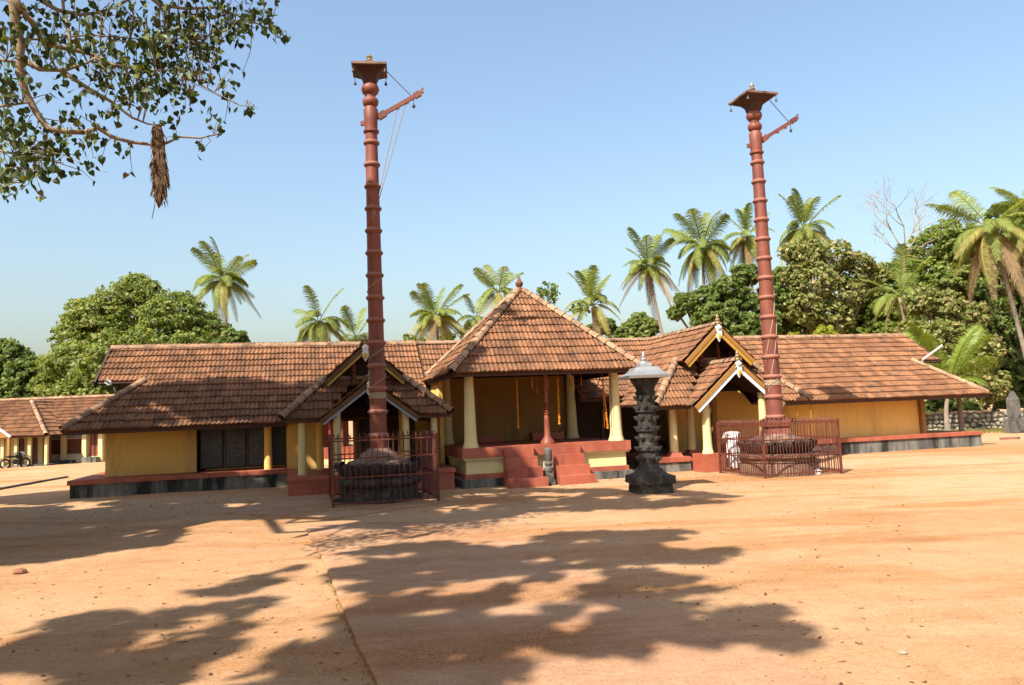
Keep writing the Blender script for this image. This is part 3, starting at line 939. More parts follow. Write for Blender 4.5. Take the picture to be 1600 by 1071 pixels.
rpch = porch('x', 6.9, 2.95, 5.0, 2.22, 1.3, -2.0, -1.15, 6.75, 1.62, 3.62, 2.2, -2.55, False)
rpch['label'] = 'sunlit gabled porch with white barge boards between lamp tower and fenced pole'
for u, v in ((5.62, -2.25), (7.75, -2.25)):
    column(rpch, u, v, .6, 2.55, .15, .12)
for u, v in ((4.85, -1.35), (5.85, -.7), (8.9, -1.35)):
    MB().frustum(u, v, .5, .66, .22, .15).build('column_foot', 'red', rpch)
    column(rpch, u, v, .66, 2.7, .15, .12, 'cream', False)
column(rpch, 7.0, -.3, .5, 3.0, .13, .12, 'ochrebrown', False)
MB().box(5.25, 6.05, -2.65, -1.85, -.2, .6).build('column_pedestal', 'red', rpch)
MB().box(7.4, 8.2, -2.65, -1.85, -.2, .6).build('column_pedestal', 'red', rpch)
MB().box(4.15, 5.25, -1.7, 2.0, -.2, .34).build('porch_base', 'plinth', rpch)
MB().box(4.1, 5.25, -1.75, 2.0, .34, .5).build('porch_coping', 'red', rpch)
MB().box(8.2, 9.6, -1.7, 1.0, -.2, .34).build('porch_base', 'plinth', rpch)
MB().box(8.2, 9.65, -1.75, 1.0, .34, .5).build('porch_coping', 'red', rpch)
MB().box(5.27, 8.18, -1.6, 2.1, -.2, .4).build('porch_floor', 'red', rpch)

# inner shrine seen through the shaded porch's passage
ish = thing('inner_shrine', 'sunlit tiled shrine with red posts seen through the dark passage of the shaded porch', 'shrine', uv=(-7.4, 13))
rf = Roof(ish)
rf.face((-10.0, 12.2, 2.45), UX, (0, 1, .7), [(0, 0), (5.4, 0), (4.0, 1.9), (1.4, 1.9)])
rf.face((-4.6, 12.2, 2.45), (0, 1, 0), (-1, 0, .7), [(0, 0), (4, 0), (2.6, 1.9), (1.4, 1.9)], tiles=False)
rf.ridge((-8.6, 13.75, 3.55), (-6.0, 13.75, 3.55))
rf.done(60)
MB().box(-9.7, -4.9, 12.5, 16, -.1, .9).build('shrine_base', 'red', ish)
MB().box(-9.4, -5.2, 13.3, 15.5, .9, 2.8).build('shrine_wall', 'redwood', ish)
MB().box(-9.8, -4.8, 12.4, 12.5, 2.28, 2.4).build('eave_trim', 'white', ish)
for i in range(9):
    MB().box(-9.6 + i * .57, -9.5 + i * .57, 12.55, 12.65, .9, 2.3).build('shrine_post', 'redwood', ish)
MB().box(-9.7, -4.9, 12.38, 12.5, -.1, .35).build('shrine_step', 'cream', ish)
# ---------------------------------------------------------------- flagpoles
def flagpole(label, c, rt, r_top, r_bot, capw, arm_z, ped, lotus_n, yaw):
    t = thing('flagpole', label, 'flagpole', 'tall red temple flagpoles', xy=c)
    x, y = c
    zt = 10.13                                    # last plain ring under the capital
    def rad(z):
        return r_bot + (r_top - r_bot) * (z - 1.3) / (zt - 1.3)
    MB().lathe([(1.25, rad(1.25))] + [(z, rad(z)) for z in np.linspace(1.5, zt, 12)], 20, c).build('shaft', 'polered', t, smooth=40)
    z = zt - .33
    while z > 1.6:
        q = rad(z)
        MB().lathe([(z - .07, q + .004), (z - .055, q + .022), (z - .03, q + .014), (z - .02, q + .05), (z + .02, q + .055), (z + .04, q + .02), (z + .07, q + .012), (z + .075, q + .003)], 20, c).build('ring', 'poleedge', t, smooth=50)
        z -= .62
    q = r_top
    MB().lathe([(zt - .06, q), (zt - .02, q + .05), (zt + .03, q + .05), (zt + .06, q + .01), (zt + .3, q + .02), (zt + .62, q + .035), (zt + .68, q + .0), (zt + .72, q - .02),
                (zt + .76, q + .03), (zt + .86, q + .06), (zt + .94, q + .03), (zt + .98, q - .02), (zt + 1.06, q - .02), (zt + 1.1, q + .04), (zt + 1.2, q + .085), (zt + 1.3, q + .06), (zt + 1.38, q)], 20, c).build('capital', 'polered', t, smooth=50)
    a, b = zt + 1.36, zt + 1.74
    hd = MB()
    rows = [(a, q + .0), (a + .14, q + .03), (a + .25, capw * .5), (b - .03, capw * .8), (b + .02, capw * .84)]
    hd.lathe(rows, 4, c, rot=math.pi / 4 + yaw, scal=lambda a_, z_: math.sqrt(2))
    hd.build('cap_flare', 'capdark', t)
    cp = MB().lathe([(b + .02, capw), (b + .08, capw), (b + .11, .4 * capw)], 4, c, rot=math.pi / 4 + yaw, scal=lambda a_, z_: math.sqrt(2)).build('cap_plate', 'basestone', t)
    MB().lathe([(b + .08, .24), (b + .26, .2)], 4, c, rot=math.pi / 4 + yaw).build('cap_block', 'polered' if rt else 'basestone', cp)
    MB().lathe([(b + .26, .06), (b + .3, .12), (b + .36, .07), (b + .42, .09), (b + .5, .02)] if not rt else
               [(b + .26, .1), (b + .32, .07), (b + .36, .1), (b + .42, .05), (b + .48, .075), (b + .58, .02)], 10, c).build('finial', 'brass', cp, smooth=50)
    for sx, sy in ((-1, -1), (1, -1), (1, 1), (-1, 1)):
        ca, sa = math.cos(yaw), math.sin(yaw)
        bx, by = sx * capw * .9, sy * capw * .9
        bx, by = x + bx * ca - by * sa, y + bx * sa + by * ca
        MB().tube([(bx, by, b), (bx, by, b - .1)], .008, 4).lathe([(b - .2, .045), (b - .17, .04), (b - .1, .015)], 8, (bx, by)).build('bell', 'wire', cp)
    # pulley arm
    u = Vector((math.cos(R(6)), math.sin(R(6)), 0))
    p0 = Vector((x, y, arm_z)) + u * (q * .8)
    p1 = Vector((x, y, arm_z + .68)) + u * 1.3
    d = (p1 - p0).normalized()
    ar = MB().beam(p0, p1, .08, .11).build('arm', 'polered', t)
    for p_, q_, wd_, ht_ in ((p0 + d * .08 - Vector((0, 0, .02)), p0 + d * .3, .12, .18), (p1 - d * .08, p1 + d * .1, .11, .16), (p0 + d * .7 - Vector((0, 0, .09)), p0 + d * .7, .05, .12), (p0 + d * 1.0 - Vector((0, 0, .09)), p0 + d * 1.0, .05, .12),
                             (p1 + d * .08, p1 + d * .2 + Vector((0, 0, .1)), .05, .05), (p1 + d * .08, p1 + d * .22 - Vector((0, 0, .03)), .05, .05)):
        MB().beam(p_, q_, wd_, ht_).build('arm_bracket', 'polered', ar)
    e = p1 - d * .12
    MB().tube([e, e - Vector((0, 0, .22))], .01, 4).ball(e - Vector((0, 0, .27)), .05, 8, 5, (1, 1, 1.3)).build('pulley', 'wire', ar)
    MB().beam((x - q - .12, y, zt + .25), (x - q + .05, y, zt + .25), .08, .12).build('peg', 'polered', t)
    cc = Vector((x, y, b)) + u * capw
    MB().tube([cc, p1 - d * .15], .012, 5).build('stay', 'wire', t)
    # ropes
    rp = MB()
    if not rt:
        h0 = 8.0
        rp.tube([p0 + d * .72, (x + q, y - .05, h0 + .3), (x + .02, y - rad(h0) - .02, h0 - .25), (x - rad(h0) * .9, y - rad(h0) * .5, h0 - .55)], .011, 4)
        rp.tube([p0 + d * 1.0, (x + q + .02, y - .02, h0 + .25), (x + .05, y - rad(h0) - .02, h0 - .3), (x - rad(h0) * .9, y - rad(h0) * .5, h0 - .7)], .011, 4)
        for h0 in (5.6, 3.7, 2.9):
            g_ = rad(h0) + .015
            rp.tube([(x + g_ * math.cos(a_), y + g_ * math.sin(a_), h0 + .5 * i) for i, a_ in zip(np.linspace(0, 1, 9), np.linspace(-2.9, .2, 9))], .011, 4)
    else:
        rp.tube([p0 + d * .45, p0 + d * .45 - Vector((0, 0, 2.2))], .006, 4).tube([p0 + d * .9, p0 + d * .9 - Vector((0, 0, 1.3))], .006, 4)
        for h0, s_ in ((5.9, 2.4), (5.2, 2.9), (3.15, .5)):
            g_ = rad(h0) + .02
            rp.tube([(x + g_ * math.cos(a_), y + g_ * math.sin(a_), h0 - s_ * i) for i, a_ in zip(np.linspace(0, 1, 9), np.linspace(.1, -2.7, 9))], .012, 4)
    g_ = rad(2.75) + .02
    for i in range(4):
        rp.lathe([(2.72 + i * .04, g_ - .015), (2.74 + i * .04, g_), (2.76 + i * .04, g_ - .015)], 16, c)
    rp.build('rope', 'rope', t)
    # pedestal
    if not rt:
        MB().lathe([(-.1, 1.2), (.12, 1.2), (.14, 1.05), (.42, 1.02)], 8, c, rot=R(22)).build('pedestal_base', 'stone', t)
        MB().lathe([(.42, 1.0), (.45, 1.08), (.52, 1.12), (.6, 1.1), (.66, 1.0)], 24, c).build('pedestal_moulding', 'stone', t, smooth=50)
    else:
        MB().lathe([(-.1, 1.18), (.34, 1.16), (.38, 1.1)], 28, c).build('pedestal_base', 'basestone', t, smooth=40)
        MB().lathe([(.38, 1.08), (.41, 1.14), (.5, 1.12), (.55, 1.22), (.62, 1.2), (.66, 1.0)], 28, c).build('pedestal_moulding', 'basestone', t, smooth=40)
    lo = MB().lathe([(.62, .85), (.72, .9), (.98, .92), (1.0, .7)], 24, c).build('lotus_core', 'stone', t)
    for i in range(lotus_n):
        a_ = 2 * math.pi * i / lotus_n + .1
        ca, sa = math.cos(a_), math.sin(a_)
        wv = math.pi * 1.0 / lotus_n * .98
        # left / crest / right columns of the petal
        P = []
        for (rr, zz, ww) in ((.84, .66, .75), (1.0, .74, .95), (1.1, .9, 1.0), (1.12, 1.0, .8), (1.08, 1.06, .25)):
            s_ = ww * wv * rr
            P += [(x + rr * ca + s_ * sa, y + rr * sa - s_ * ca, zz), (x + rr * 1.06 * ca, y + rr * 1.06 * sa, zz), (x + rr * ca - s_ * sa, y + rr * sa + s_ * ca, zz)]
        F = []
        for j in range(4):
            F += [(j * 3, j * 3 + 1, j * 3 + 4, j * 3 + 3), (j * 3 + 1, j * 3 + 2, j * 3 + 5, j * 3 + 4)]
        MB().add(P, F).build('lotus_petal', 'stone', lo, smooth=50)
    if not rt:
        MB().lathe([(1.0, .85), (1.06, .84), (1.1, .62), (1.14, .55), (1.26, .48), (1.36, .32), (1.4, .3)], 24, c).build('pedestal_dome', 'basestone', t, smooth=50)
    else:
        MB().lathe([(1.0, .95), (1.06, .93), (1.1, .72), (1.2, .5), (1.24, .42)], 24, c).build('pedestal_dome', 'basestone', t, smooth=50)
        MB().frustum(x, y, 1.2, 1.46, .38, .32).frustum(x, y, 1.46, 1.52, .38, .38).frustum(x, y, 1.52, 1.66, .36, .36).build('pedestal_neck', 'polered', t)
        cr = MB()
        for i in range(16):
            a_ = 2 * math.pi * i / 16
            cr.ball((x + .36 * math.cos(a_), y + .36 * math.sin(a_), 1.68), .035, 6, 4)
        cr.build('beaded_rim', 'polered', t)
    return t

PL, PR = (-3.68, 21.1), (8.04, 24.3)
flagpole('nearer tall red flagpole whose lower shaft stands in tree shade, over the dark fenced pedestal', PL, False, .168, .235, .48, 10.52, 'stone', 16, R(8))
flagpole('sunlit tall red flagpole with brown lotus pedestal inside the bright red fence', PR, True, .168, .255, .56, 10.52, 'basestone', 18, R(15))

# ---------------------------------------------------------------- iron fences round the flagpoles
def fence(label, c, half, ht, nb, rails, base):
    t = thing('iron_fence', label, 'fence', 'iron fences round the flagpoles', xy=c)
    t.rotation_euler = (0, 0, TH)
    ox, oy = c
    def P(a, b, z):                               # fence frame, written relative to its base
        return (ox + a, oy + b, z)
    pz = MB().box(-.03, .03, -.03, .03, -.1, ht + .04).mesh('post', 'fence')
    bz = MB().box(-.0075, .0075, -.0075, .0075, .06, ht - .02).lathe([(ht - .02, .012), (ht + .02, .024), (ht + .1, .002)], 4).mesh('bar', 'fence')
    for a, b in ((-1, -1), (1, -1), (1, 1), (-1, 1)):
        link('post', pz, t, mat4=Matrix.Translation((a * half, b * half, 0)))
    for side in range(4):
        r = Matrix.Rotation(side * math.pi / 2, 4, 'Z')
        for z in rails:
            m = MB().beam((-half, -half, z), (half, -half, z), .035, .035).mesh('rail', 'fence')
            link('rail', m, t, mat4=r)
        for i in range(1, nb):
            a = -half + 2 * half * i / nb
            link('bar', bz, t, mat4=r @ Matrix.Translation((a + random.uniform(-.006, .006), -half, 0)) @ Matrix.Rotation(R(random.gauss(0, .5)), 4, 'Y'))
    return t
fence('dark shaded square iron fence round the pedestal of the nearer flagpole', (PL[0] + .05, PL[1]), 1.31, 1.72, 19, (.12, .75, 1.22, 1.66), 0)
fence('bright red square iron fence with spiked bars round the sunlit flagpole', PR, 1.27, 1.6, 24, (.12, .62, 1.1, 1.56), 0)

# ---------------------------------------------------------------- stone lamp tower
LT = (3.42, 20.4)
t = thing('lamp_tower', 'black stone lamp tower studded with oil lamp cups under a grey metal hat', 'lamp tower', xy=LT)
t.rotation_euler = (0, 0, R(6))
x, y = LT
b = MB().frustum(x, y, -.1, .17, .47, .46).build('footing', 'stone', t)
MB().frustum(x, y, .17, .26, .45, .45).frustum(x, y, .26, .46, .53, .52).build('base_block', 'stone', t)
MB().frustum(x, y, .46, .51, .47, .38).frustum(x, y, .51, .64, .36, .26).build('base_taper', 'stone', t)
MB().lathe([(.62, .29), (.72, .255), (1.1, .25), (2.5, .235), (2.58, .28), (2.64, .23), (2.76, .28), (2.88, .37), (2.95, .39)], 16, LT).build('shaft', 'stone', t, smooth=35)
def make_lamp():
    m = MB()
    top = [(0, -.07, .045), (.07, -.065, .045), (.125, 0, .05), (.07, .065, .045), (0, .07, .045)]
    rim = [(p[0] * .97, p[1] * .97, .012) for p in top]
    bot = [(0, -.03, -.085), (.04, -.03, -.075), (.06, 0, -.06), (.04, .03, -.075), (0, .03, -.085)]
    m.add(top + rim + bot, [(0, 1, 2, 3, 4)] + [(i + 5, i + 6, i + 1, i) for i in range(4)] + [(i + 10, i + 11, i + 6, i + 5) for i in range(4)])
    return m.mesh('lamp_cup', 'stone', smooth=40)
LC = make_lamp()
for k in range(7):
    z = .88 + k * .262
    n = 8
    for i in range(n):
        a = 2 * math.pi * (i + .5 * (k % 2)) / n
        rr = .225 if k > 1 else .24
        link('lamp_cup', LC, t, mat4=Matrix.Rotation(a, 4, 'Z') @ Matrix.Translation((rr, 0, z)) @ Matrix.Rotation(R(random.gauss(0, 2)), 4, 'Y'))
for z in (1.08, 1.58, 2.08):
    MB().lathe([(z, .22), (z + .01, .3), (z + .025, .3), (z + .035, .22)], 16, LT).build('lamp_ledge', 'stone', t)
hz = 2.95
prof = [(hz + .0, .54), (hz + .07, .56), (hz + .13, .43), (hz + .2, .35), (hz + .28, .3), (hz + .3, .2), (hz + .36, .19), (hz + .4, .17)]
MB().lathe(prof, 4, LT, rot=math.pi / 4, scal=lambda a, z: math.sqrt(2) if z < hz + .29 else 1.2).build('hat', 'metal', t)
MB().lathe([(hz + .38, .16), (hz + .43, .15), (hz + .46, .07), (hz + .5, .09), (hz + .54, .05), (hz + .58, .06), (hz + .7, .008)], 12, LT).build('finial', 'metal', t, smooth=50)

# ---------------------------------------------------------------- small things round the pavilion
single(MB().frustum(0, 0, -.05, .18, .15, .15).frustum(0, 0, .18, .42, .11, .1).lathe([(.42, .14), (.5, .15), (.56, .1), (.64, .13), (.72, .09), (.8, .12), (.9, .1), (.98, .13), (1.06, .12), (1.12, .06)], 12),
       'stone_post', 'granite', 'small carved grey stone post standing between the two red pavilion stairs', 'stone post', W(-.22, -3.2), smooth=35, rot=TH)
def garland(px, py0, py1, v, thick, label, loop=False, lean=0.0):
    """marigold string hung from the eave; length taken at its distance"""
    r0 = ray(px, py0)
    t_ = None
    best = None
    for s in np.linspace(15, 40, 2501):
        p = EY + r0 * s / r0[1]
        if abs(UV(p)[1] - v) < .02:
            best = p
            break
    p = Vector(best)
    L = (py1 - py0) / FPX * p.y
    m = MB()
    n = max(3, int(L / (thick * 1.3)))
    for i in range(n):
        q = (i + .5) / n
        rr = thick * random.uniform(.8, 1.15) * (1.25 if i % 7 == 6 or i == n - 1 else 1)
        m.ball((lean * q + random.uniform(-.008, .008), random.uniform(-.01, .01), -L * q), rr, 6, 4, (1, 1, .9))
    m.tube([(0, 0, .35), (0, 0, -L * .98)], .006, 4)
    o = single(m, 'garland', 'orange', label, 'garland', p, 'marigold garlands hanging from the eaves')
    return o
garland(807, 592, 669, -2.0, .03, 'long dull orange marigold garland hanging in the pavilion right of its first column')
garland(871, 592, 663, -2.3, .034, 'bright orange marigold garland hanging just right of the red turned post')
garland(941, 593, 670, -2.3, .036, 'orange marigold garland with slanting tail hanging left of the sunlit pavilion column', lean=.1)
garland(831, 592, 607, -2.3, .022, 'short orange flower string, the higher one left of the red turned post')
garland(839, 603, 615, -2.0, .018, 'tiny pale flower string hanging lowest beside the red turned post')
garland(856, 592, 608, -2.0, .022, 'short orange flower string touching the top of the red turned post')
garland(890, 592, 604, -1.2, .02, 'short reddish flower string hanging before the rear pavilion column')
garland(908, 591, 602, -2.2, .02, 'short orange flower string hanging before the passage roof')
garland(1057, 641, 661, -1.5, .028, 'short orange garland hanging beside the first column under the sunlit porch eave')
garland(1074, 641, 660, -1.5, .028, 'short orange garland hanging beside the second column under the sunlit porch eave')
garland(1266, 634, 654, 1.0, .024, 'orange garland hanging from the eave of the ochre wing above the red fence')
garland(1245, 634, 650, 1.0, .018, 'thin dark flower string hanging from the ochre wing eave behind the fence')
ra, rb_ = at(938, 592, 25.6), at(921, 624, 25.4)
single(MB().beam((0, 0, 0), rb_ - ra, .025, .025), 'hanging_rod', 'wire', 'thin dark rod slanting down from the pavilion eave left of the sunlit column', 'rod', ra)
bk = single(MB().lathe([(0, .13), (.25, .17), (.27, .175), (.27, .15), (.04, .115)], 16), 'bucket', 'blue', 'blue plastic bucket standing on the base of the shaded porch', 'bucket', W(-6.45, -2.2, .62), smooth=40)
MB().tube([(.17 * math.cos(a), 0, .26 + .16 * math.sin(a)) for a in np.linspace(0, math.pi, 9)], .006, 4).build('handle', 'wire', bk)
cup = on_ground(1276, 742)
single(MB().frustum(0, 0, 0, .13, .09, .12, .07, .09).ball((.05, 0, .12), .07, 8, 5, (1.2, 1, .7)), 'paper_bag', 'cotton', 'crumpled white paper bag lying at the foot of the red fence', 'bag', cup + Vector((0, 0, gz(cup.x, cup.y))))

# ---------------------------------------------------------------- person bowing behind the fence
def skinned(name, mat, pts, edges, root_i, parent, sub=2):
    me = bpy.data.meshes.new(name)
    off = ORG[parent.name]
    me.from_pydata([Vector(p[0]) - off for p in pts], edges, [])
    o = bpy.data.objects.new(name, me)
    COL.objects.link(o)
    md = o.modifiers.new('skin', 'SKIN')
    md.use_smooth_shade = True
    for i, p in enumerate(pts):
        me.skin_vertices[0].data[i].radius = (p[1], p[2] if len(p) > 2 else p[1])
        me.skin_vertices[0].data[i].use_root = i == root_i
    o.modifiers.new('sub', 'SUBSURF').levels = sub
    o.modifiers['sub'].render_levels = sub
    dg = bpy.context.evaluated_depsgraph_get()
    new = bpy.data.meshes.new_from_object(o.evaluated_get(dg))
    new.name = name
    bpy.data.objects.remove(o)
    new.materials.clear()
    new.materials.append(M[mat])
    new.shade_smooth()
    ob = link(name, new, parent)
    return ob
PX, PY = 7.16, 26.0
pg = gz(PX, PY)
pr = thing('person', 'person in white shirt and waist cloth bowing, back turned, behind the red fence', 'person', xy=(PX, PY), z=pg)
def q(a, b, c): return (PX + a, PY + b, pg + c)
body = [(q(0, 0, .86), .15), (q(.02, .1, 1.05), .14), (q(.07, .26, 1.17), .15), (q(.1, .36, 1.17), .07), (q(.12, .45, 1.12), .085), (q(.13, .53, 1.06), .06),
        (q(-.1, .0, .82), .1), (q(-.11, -.02, .46), .065), (q(-.11, .03, .08), .045), (q(-.12, -.1, .03), .035),
        (q(.1, .02, .82), .1), (q(.11, .0, .46), .065), (q(.11, .05, .08), .045), (q(.12, -.08, .03), .035),
        (q(-.13, .27, 1.15), .07), (q(-.2, .34, .92), .045), (q(-.1, .5, .8), .035), (q(-.04, .57, .84), .03),
        (q(.26, .3, 1.14), .07), (q(.31, .38, .92), .045), (q(.16, .52, .82), .035), (q(.08, .58, .85), .03)]
ed = [(0, 1), (1, 2), (2, 3), (3, 4), (4, 5), (0, 6), (6, 7), (7, 8), (8, 9), (0, 10), (10, 11), (11, 12), (12, 13), (2, 14), (14, 15), (15, 16), (16, 17), (2, 18), (18, 19), (19, 20), (20, 21)]
skinned('body', 'skin', body, ed, 0, pr)
hd = MB().ball(q(.125, .46, 1.14), .1, 12, 8, (.85, 1.1, .95)).build('hair', 'hair', pr, smooth=True)
# waist cloth: a folded tube down to the ankles; shirt: over back, shoulders and upper arms
prof = []
mbx = MB()
n = 28
vs_, fs_ = [], []
for j, (zz, rx, ry, ox, oy) in enumerate(((.9, .2, .165, 0, .02), (.75, .225, .19, 0, 0), (.5, .24, .2, 0, 0), (.25, .25, .205, .01, 0), (.1, .26, .21, .01, 0), (.1, .24, .19, .01, 0))):
    for i in range(n):
        a = 2 * math.pi * i / n
        f = 1 + .05 * math.sin(a * 7 + zz * 2) * (1 - zz)
        vs_.append(q(ox + rx * f * math.cos(a), oy + ry * f * math.sin(a), zz + .015 * math.sin(a * 5)))
for j in range(5):
    for i in range(n):
        fs_.append((j * n + i, j * n + (i + 1) % n, (j + 1) * n + (i + 1) % n, (j + 1) * n + i))
mbx.add(vs_, fs_).build('waist_cloth', 'cotton', pr, smooth=60)
shirt = [(q(0, 0, .8), .225, .2), (q(.01, .04, .96), .21, .19), (q(.03, .12, 1.1), .2, .18), (q(.08, .27, 1.18), .19, .165), (q(.1, .32, 1.18), .1),
         (q(-.14, .27, 1.16), .1), (q(-.2, .33, 1.0), .08), (q(.27, .3, 1.15), .1), (q(.31, .36, 1.0), .08)]
skinned('shirt', 'cotton', shirt, [(0, 1), (1, 2), (2, 3), (3, 4), (3, 5), (5, 6), (3, 7), (7, 8)], 0, pr)

# ---------------------------------------------------------------- lamps on the roof corners
p0 = at(1431, 571, 34.5); p1 = at(1473, 540, 34.0)
d = (p1 - p0)
tb = MB().beam((0, 0, 0), d, .05, .05)
o = single(tb, 'tube_light', 'metal', 'long bare tube light slanting up from the hip of the ochre wing roof', 'lamp', p0)
MB().beam(d * .25 + Vector((0, 0, .05)), d * .98 + Vector((0, 0, .05)), .05, .04).build('tube', 'white', o)
p0 = at(176, 601, 26.0)
o = single(MB().beam((.1, 0, -.25), (0, 0, 0), .03, .03).beam((0, 0, 0), (-.22, 0, .14), .16, .1), 'flood_light', 'granite', 'small grey floodlight under the gable corner of the shaded wing roof', 'lamp', p0)
MB().beam((-.05, -.055, .03), (-.2, -.055, .12), .04, .14).build('lens', 'white', o)

# ---------------------------------------------------------------- outbuildings beyond the side lane
YB = 52.0
ob = thing('outbuilding', 'low pale outbuilding with brown shuttered windows across the side lane', 'building', 'outbuildings across the side lane', xy=(-27, YB + 1.5))
rf = Roof(ob, world=True)
rf.face((-37, YB - .9, 2.45), UX, (0, 1, .68), [(0, 0), (22, 0), (22, 3.5), (0, 3.5)])
rf.face((-15, YB + 4.9, 2.45), (-1, 0, 0), (0, -1, .68), [(0, 0), (22, 0), (22, 3.5), (0, 3.5)], tiles=False)
rf.ridge((-37, YB + 2.0, 4.45), (-15, YB + 2.0, 4.45))
rf.eave((-37, YB - .85, 2.38), (-15, YB - .85, 2.38), .1)
rf.done(300)
gl = lambda px: at(px, 690, YB).x
wl = MB()
openings = [(73, 98, .72, 1.62), (106, 130, .72, 1.62), (140, 156, .45, 1.95)]
xs_ = [-37.0]
for a, b, z0, z1 in openings:
    wl.box(xs_[-1], gl(a), YB, YB + .2, -.2, 2.6)
    wl.box(gl(a), gl(b), YB, YB + .2, -.2, z0)
    wl.box(gl(a), gl(b), YB, YB + .2, z1, 2.6)
    xs_.append(gl(b))
wl.box(xs_[-1], -15, YB, YB + .2, -.2, 2.6)
wl.build('wall', 'palegreen', ob)
for a, b, z0, z1 in openings[:2]:
    fr = MB()
    fr.box(gl(a), gl(a) + .08, YB - .05, YB + .1, z0, z1).box(gl(b) - .08, gl(b), YB - .05, YB + .1, z0, z1).box(gl(a), gl(b), YB - .06, YB + .1, z0 - .06, z0)
    fo = fr.build('window', 'shutter', ob)
    MB().box(gl(a) + .08, gl(b) - .08, YB + .05, YB + .12, z0, z1).build('shutter', 'shutter', fo)
    for i in range(4):
        MB().box(gl(a) - .05, gl(b) + .05, YB - .12, YB - .03, z1 + .06 + i * .12, z1 + .155 + i * .12).build('louvre', 'bluegrey', fo)
a, b, z0, z1 = openings[2]
dr = MB().box(gl(a) + .02, gl(b) - .02, YB, YB + .1, z0, z1).build('door', 'redwood', ob)
MB().box((gl(a) + gl(b)) / 2 - .03, (gl(a) + gl(b)) / 2 + .03, YB - .04, YB, z0, z1).build('door_stile', 'wood', dr)
MB().box(gl(138), gl(160), YB - .8, YB, -.2, .4).build('door_step', 'plinth', ob)
for p in (102, 135, 160):
    MB().box(gl(p) - .14, gl(p) + .14, YB - .3, YB - .02, -.2, 2.4).build('pier', 'cream', ob)
MB().box(gl(60), gl(119), YB - .5, YB - .01, -.2, .25).build('wall_foot', 'plinth', ob)

fy, wd = 49.0, 2.45
hx = at(72, 679, fy).x
ez, kz = 1.98, .9
ob2 = thing('outbuilding', 'outbuilding wing with hipped tile roof and shaded verandah at the edge of the lane', 'building', 'outbuildings across the side lane', xy=(hx - 3, fy))
rf = Roof(ob2, world=True)
ls = math.hypot(1, kz)
rf.face((hx - 2 * wd, fy, ez), UX, (0, 1, kz), [(0, 0), (2 * wd, 0), (wd, wd * ls)])
rf.face((hx, fy, ez), UYV, (-1, 0, kz), [(0, 0), (6, 0), (6, wd * ls), (wd, wd * ls)])
rf.face((hx - 2 * wd, fy + 6, ez), (0, -1, 0), (1, 0, kz), [(0, 0), (6, 0), (6 - wd, wd * ls), (0, wd * ls)], tiles=False)
rf.ridge((hx - wd, fy + wd, ez + wd * kz), (hx - wd, fy + 6, ez + wd * kz))
rf.ridge((hx, fy, ez + .05), (hx - wd, fy + wd, ez + .05 + wd * kz))
rf.eave((hx - 2 * wd, fy + .05, ez - .07), (hx, fy + .05, ez - .07), .1)
rf.done(200)
MB().box(hx - 6, hx - .8, fy + 1.6, fy + 1.8, -.2, 2.4).build('wall', 'cream', ob2)
for xa in (hx - .85, hx - 1.75, hx - 2.6):
    d_ = MB().box(xa - .24, xa + .24, fy + 1.5, fy + 1.62, .1, 1.8).build('door', 'shutter', ob2)
    MB().box(xa - .02, xa + .02, fy + 1.46, fy + 1.5, .1, 1.8).build('door_stile', 'wood', d_)
for xa in (hx - .25, hx - 1.3, hx - 2.15, hx - 3.0):
    MB().box(xa - .09, xa + .09, fy + .4, fy + .58, -.2, ez - .1).build('verandah_post', 'cream', ob2)
MB().box(hx - 6, hx - .1, fy + .3, fy + 1.6, -.2, .15).build('verandah_floor', 'plinth', ob2)
gx = at(16, 680, 48.2).x
MB().beam((gx - .75, 48.2, 2.5), (gx, 48.2, 1.95), .1, .12).build('barge_board', 'white', ob2)
MB().slab([(gx - 2.2, 48.3, 1.9), (gx - .8, 48.3, 2.45), (gx - .05, 48.3, 1.9)], .1, (0, -1, 0)).build('lean_gable', 'ochrebrown', ob2)
MB().box(gx - .25, gx - .1, 48.3, 48.45, -.2, 1.9).build('verandah_post', 'ochrebrown', ob2)

# motorcycle parked before the verandah
mc = at(24, 712, 48.4)
mt = thing('motorcycle', 'dark motorcycle parked before the verandah of the outbuilding wing', 'motorcycle', xy=(mc.x, mc.y))
mt.rotation_euler = (0, 0, R(66))
bx, by = mc.x, mc.y
for dx in (-.62, .62):
    ty = MB()
    pts = [(bx + dx + .29 * math.cos(a), by, .3 + .29 * math.sin(a)) for a in np.linspace(0, 2 * math.pi, 17)]
    w_ = ty.tube(pts, .05, 6).build('wheel', 'rubber', mt, smooth=True)
    sp_ = MB()
    for a in np.linspace(0, math.pi, 6)[:-1]:
        sp_.beam((bx + dx + .27 * math.cos(a), by, .3 + .27 * math.sin(a)), (bx + dx - .27 * math.cos(a), by, .3 - .27 * math.sin(a)), .012, .012)
    sp_.build('spokes', 'metal', w_)
MB().tube([(bx - .62, by, .3), (bx - .15, by, .42), (bx + .25, by, .45), (bx + .48, by, .78)], .04, 6).ball((bx + .02, by, .4), .17, 8, 6, (1.1, .7, 1)).build('frame', 'wire', mt)
MB().ball((bx + .15, by, .74), .17, 10, 6, (1.5, .8, .75)).build('fuel_tank', 'black', mt, smooth=True)
MB().ball((bx - .33, by, .74), .15, 10, 6, (2.1, .8, .45)).build('seat', 'rubber', mt, smooth=True)
MB().tube([(bx + .62, by, .3), (bx + .45, by, .95)], .03, 6).tube([(bx + .4, by - .3, 1.0), (bx + .47, by, .95), (bx + .4, by + .3, 1.0)], .015, 6).build('fork', 'metal', mt)
MB().ball((bx + .56, by, .85), .09, 8, 6, (.8, 1, 1)).build('headlight', 'metal', mt, smooth=True)

